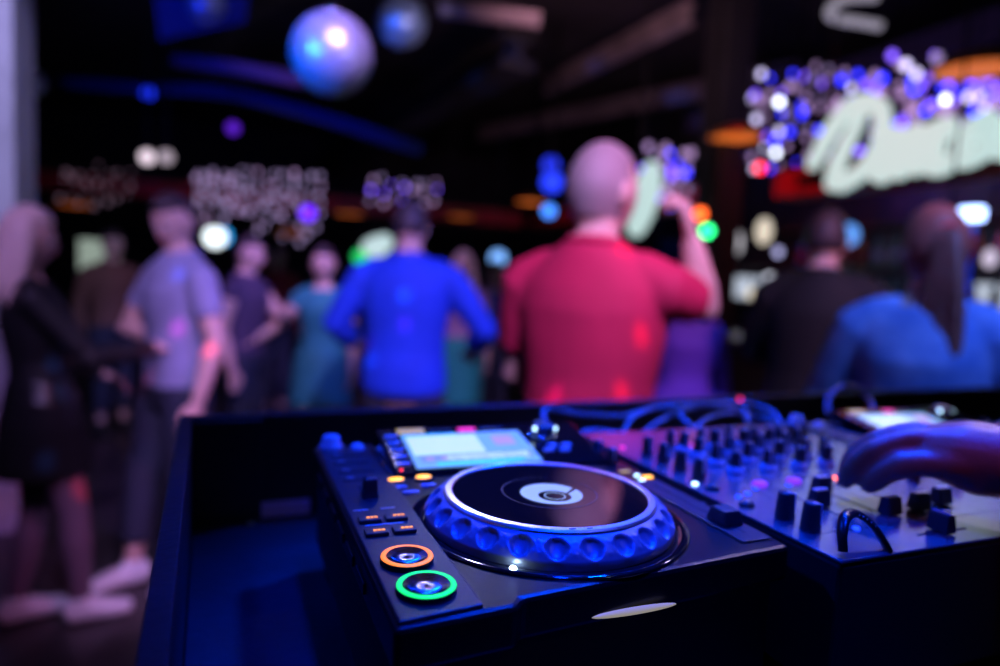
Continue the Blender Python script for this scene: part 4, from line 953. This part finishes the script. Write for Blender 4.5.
for dy_ in (2.3, 3.2):
    b = B(); loft(b, [(XSg+0.06, dy_, 2.45),(XSg+0.06, dy_, 3.9)], 0.008, n=8); obj('hanging_wire', b, M['black'], sign)
b = B(); box(b, XSg+0.07, XB-0.005, 1.9, 3.45, 2.25, 2.30); obj('mounting_rail', b, M['black'], sign)
# other lit signs
bm = B(); XQ = on_y(640, 198, 4.6)
def stroke_y(bm, pxs, y, th=0.05):
    P = [on_y(u, v, y) for u, v, r in pxs]; rr0 = [(on_y(u, v-r, y)-on_y(u, v, y)).length for u, v, r in pxs]
    c = catmull(P, 6); rr = []
    for i in range(len(P)-1): rr += [rr0[i]+(rr0[i+1]-rr0[i])*j/6 for j in range(6)]
    rr.append(rr0[-1])
    for p, r in zip(c, rr): bmesh.ops.create_cone(bm, segments=20, radius1=r, radius2=r, depth=th, cap_ends=True, matrix=Matrix.Translation(p) @ Matrix.Rotation(PI/2, 4, 'X'))
stroke_y(bm, [(652,170,9),(650,181,13),(645,196,16),(640,210,16),(638,221,12),(636,228,9)], 4.6); stroke_y(bm, [(634,188,8),(628,200,9),(627,214,8)], 4.6)
sg = thing('illuminated_sign', 'glowing white sign shape hanging beside the cropped grey head', 'sign', (0,0,0))
obj('lit_face', bm, m_sign, sg, remesh=0.01, sm_it=1)
b = B(); c = on_y(640,165,4.6); loft(b, [(c.x,c.y,c.z),(c.x,c.y,3.9)], 0.008, n=8); obj('hanging_wire', b, M['black'], sg)
bm = B(); stroke_y(bm, [(370,247,8),(376,247,11),(384,243,9)], 6.2)
sg = thing('illuminated_sign', 'small glowing white sign blob left of the blue sweater man\'s neck', 'sign', (0,0,0)); obj('lit_face', bm, m_sign, sg, remesh=0.01, sm_it=1)
b = B(); c = on_y(377,240,6.2); loft(b, [(c.x,c.y,c.z),(c.x,c.y,3.9)], 0.008, n=8); obj('hanging_wire', b, M['black'], sg)
bm = B(); stroke_y(bm, [(420,252,4),(432,253,5)], 6.2)
# pale greenish screen far left
c = on_y(100, 262, 7.5); t = thing('wall_screen', 'small pale green lit screen behind the couple at left', 'screen', c)
b = B(); box(b, -0.2, 0.2, -0.02, 0.02, -0.24, 0.24); obj('frame', b, M['black'], t, bevel=0.01)
b = B(); box(b, -0.18, 0.18, -0.026, -0.0205, -0.22, 0.22); obj('lit_panel', b, glow('screen_green',(0.42,0.52,0.42),0.6), t)
b = B(); box(b, -0.02, 0.02, 0.03, 0.06, -c.z, 0.3); obj('stand_post', b, M['black'], t)

# coloured lamps far back: (u, v, distance, radius, colour, strength, label)
spots = [(215,237,7.2,0.11,(0.85,0.95,1.0),2.2,'round white lamp above the dark-clothed dancer'),(222,236,7.8,0.10,(0.02,0.4,1.0),1.5,'cyan lamp touching the round white lamp'),(308,213,6.6,0.07,(0.15,0.02,1.0),2.5,'violet-blue lamp above the teal dress woman'),
         (361,257,6.9,0.08,(0.02,0.7,0.15),1.2,'green lamp beside the small white sign'),(498,258,6.8,0.08,(0.2,0.45,1.0),1.6,'pale blue lamp right of the fair-haired dancer'),(707,231,3.3,0.03,(0.02,1.0,0.25),5.0,'green lamp beyond the raised hand'),
         (700,214,3.3,0.03,(1.0,0.12,0.02),4.0,'red lamp just above the green lamp'),(552,182,6.5,0.10,(0.02,0.05,1.0),1.6,'tall blue lamp left of the cropped grey head'),(549,211,6.4,0.06,(0.05,0.25,1.0),2.5,'lower blue lamp left of the cropped grey head'),(551,165,6.6,0.08,(0.02,0.04,0.9),1.4,'upper dim blue lamp behind the cropped grey head'),
         (148,93,5.9,0.05,(0.01,0.03,0.9),1.5,'small blue lamp under the curved duct'),(233,128,5.8,0.05,(0.15,0.02,0.8),0.9,'small violet lamp under the curved duct'),(948,232,2.9,0.022,(1.0,0.05,0.05),2.5,'small red lamp over the ponytail'),
         (760,168,4.9,0.035,(1.0,0.02,0.05),4.0,'red lamp on the canopy corner'),(740,399,0.6,0.003,(1.0,0.02,0.1),3.0,'tiny red lamp on the booth rim')]
for i, (u, v, k, r, col, s, lb) in enumerate(spots):
    c = at_k(u, v, k)
    if k < 1: 
        c = on_z(u, v, DZ+0.003)
    root = thing('coloured_lamp', lb, 'lamp', c, 0, None)
    b = B(); ball(b, (0,0,0), r, n=16); obj('lamp_or_glint', b, glow('coloured_light_%d' % i, col, s), root)
    b = B(); lathe(b, [(0,r*0.9),(r*0.5,r*0.8),(r*0.5,r*1.3),(min(.005,r*.3),r*1.4)]+([(0.005,3.9-c.z),(0,3.9-c.z)] if k > 1 else [(0,r*1.4)]), 12); obj('socket', b, M['black'], root)

# ------------------------------------------------------------------ added glowing beads on wires, standing in for glints on hanging glasses
glints = {}
for nm, col, s in (('b', (0.03,0.03,1.0), 4.5), ('w', (0.70,0.62,1.0), 2.6), ('d', (0.40,0.24,0.5), 1.5), ('v', (0.22,0.10,1.0), 3.0), ('e', (0.52,0.38,0.75), 0.8), ('f', (0.4,0.24,0.36), 0.35), ('wb', (0.8,0.85,1.0), 6.0)):
    b = B(); ball(b, (0,0,0), 0.026, 0.026, 0.032, n=10); me = bpy.data.meshes.new('lamp_or_glint'); b.to_mesh(me); b.free(); me.materials.append(glow('glint_'+nm, col, s)); glints[nm] = me
def string(x, y, z0, z1, n, kinds, rnd, label, grp, scale=1.0):
    root = thing('glint_string', label, 'string lights', (x,y,z1), 0, grp)  # added beads standing in for glints on hanging glasses, not string lights
    b = B(); loft(b, [(0,0,3.9-z1),(0,0,0),(0,0,z0-z1-0.03)], 0.003, n=6); obj('wire', b, M['black'], root)
    for i in range(n):
        o = bpy.data.objects.new('lamp_or_glint', glints[rnd.choice(kinds)]); C.objects.link(o); o.parent = root
        o.location = (rnd.uniform(-.03,.03), rnd.uniform(-.03,.03), (z0-z1)*(i+rnd.uniform(.1,.9))/n); o.scale = [scale*rnd.uniform(.6,1.15)]*3
rs = random.Random(21)
for i in range(26):                       # over the bar, beside and above the sign
    u = 736 + i*10.6; c = on_x(u, 100, 4.16 + rs.uniform(-.08,.08))
    zt = on_x(u, 72-0.03*(u-740)+rs.uniform(-14,14), c.x).z; zb = on_x(u, 186-0.20*(u-740)+rs.uniform(-8,6), c.x).z
    string(c.x, c.y, max(zb, 2.47), zt, 7, ['b','b','w','v','d','d','d','e'] + (['wb'] if i % 4 == 0 else []), rs, 'added string of small blue and white glint beads above the bar', 'glint strings over the bar', 1.05)
for i in range(15):
    u = 197 + i*8.7; c = on_y(u, 200, 7.6+rs.uniform(-.2,.2)); string(c.x, c.y, 1.95+rs.uniform(-.25,.2), on_y(u, 170, c.y).z, 6, ['e','e','d','e','e'], rs, 'added string of small lilac-white glint beads in the left cluster', 'glint strings left of the large mirror ball', 1.05)
for i in range(7):
    u = 372 + i*10.5; c = on_y(u, 195, 7.8); string(c.x, c.y, on_y(u,206,7.8).z, on_y(u, 176, 7.8).z, 3, ['v','d','d','e'], rs, 'added string of glint beads above the blue sweater man', 'glint strings above the blue sweater man', 1.0)
for i in range(6):
    u = 645 + i*8.5; c = on_x(u, 170, 3.64); string(c.x, c.y, max(on_x(u,208,3.64).z,2.0), on_x(u, 145, 3.64).z, 5, ['b','v','d','e','d'], rs, 'added string of glint beads left of the black pillar', 'glint strings left of the black pillar', 1.25)
for i in range(8):
    u = 62 + i*9.5; c = on_y(u, 190, 7.8); string(c.x, c.y, on_y(u,208,7.8).z, on_y(u, 160, 7.8).z, 3, ['f'], rs, 'added string of dim glint beads at far left', 'dim glint strings at far left', 0.8)
# bent white tube lamp near the ceiling, top right
P = [on_z(u, v, 3.35) for u, v in ((878,-4),(846,-2),(830,10),(834,18),(858,22),(880,26))]
bm = B(); loft(bm, catmull(P, 6), 0.03, n=10, ref=(0,0,1)); tl = thing('tube_lamp', 'bent pale tube lamp at the top right under the ceiling', 'lamp', (0,0,0)); obj('tube', bm, glow('tube_light',(0.55,0.5,0.62),0.5), tl)
b = B(); loft(b, [P[2], (P[2].x,P[2].y,3.9)], 0.008, n=8); obj('hanging_wire', b, M['black'], tl)
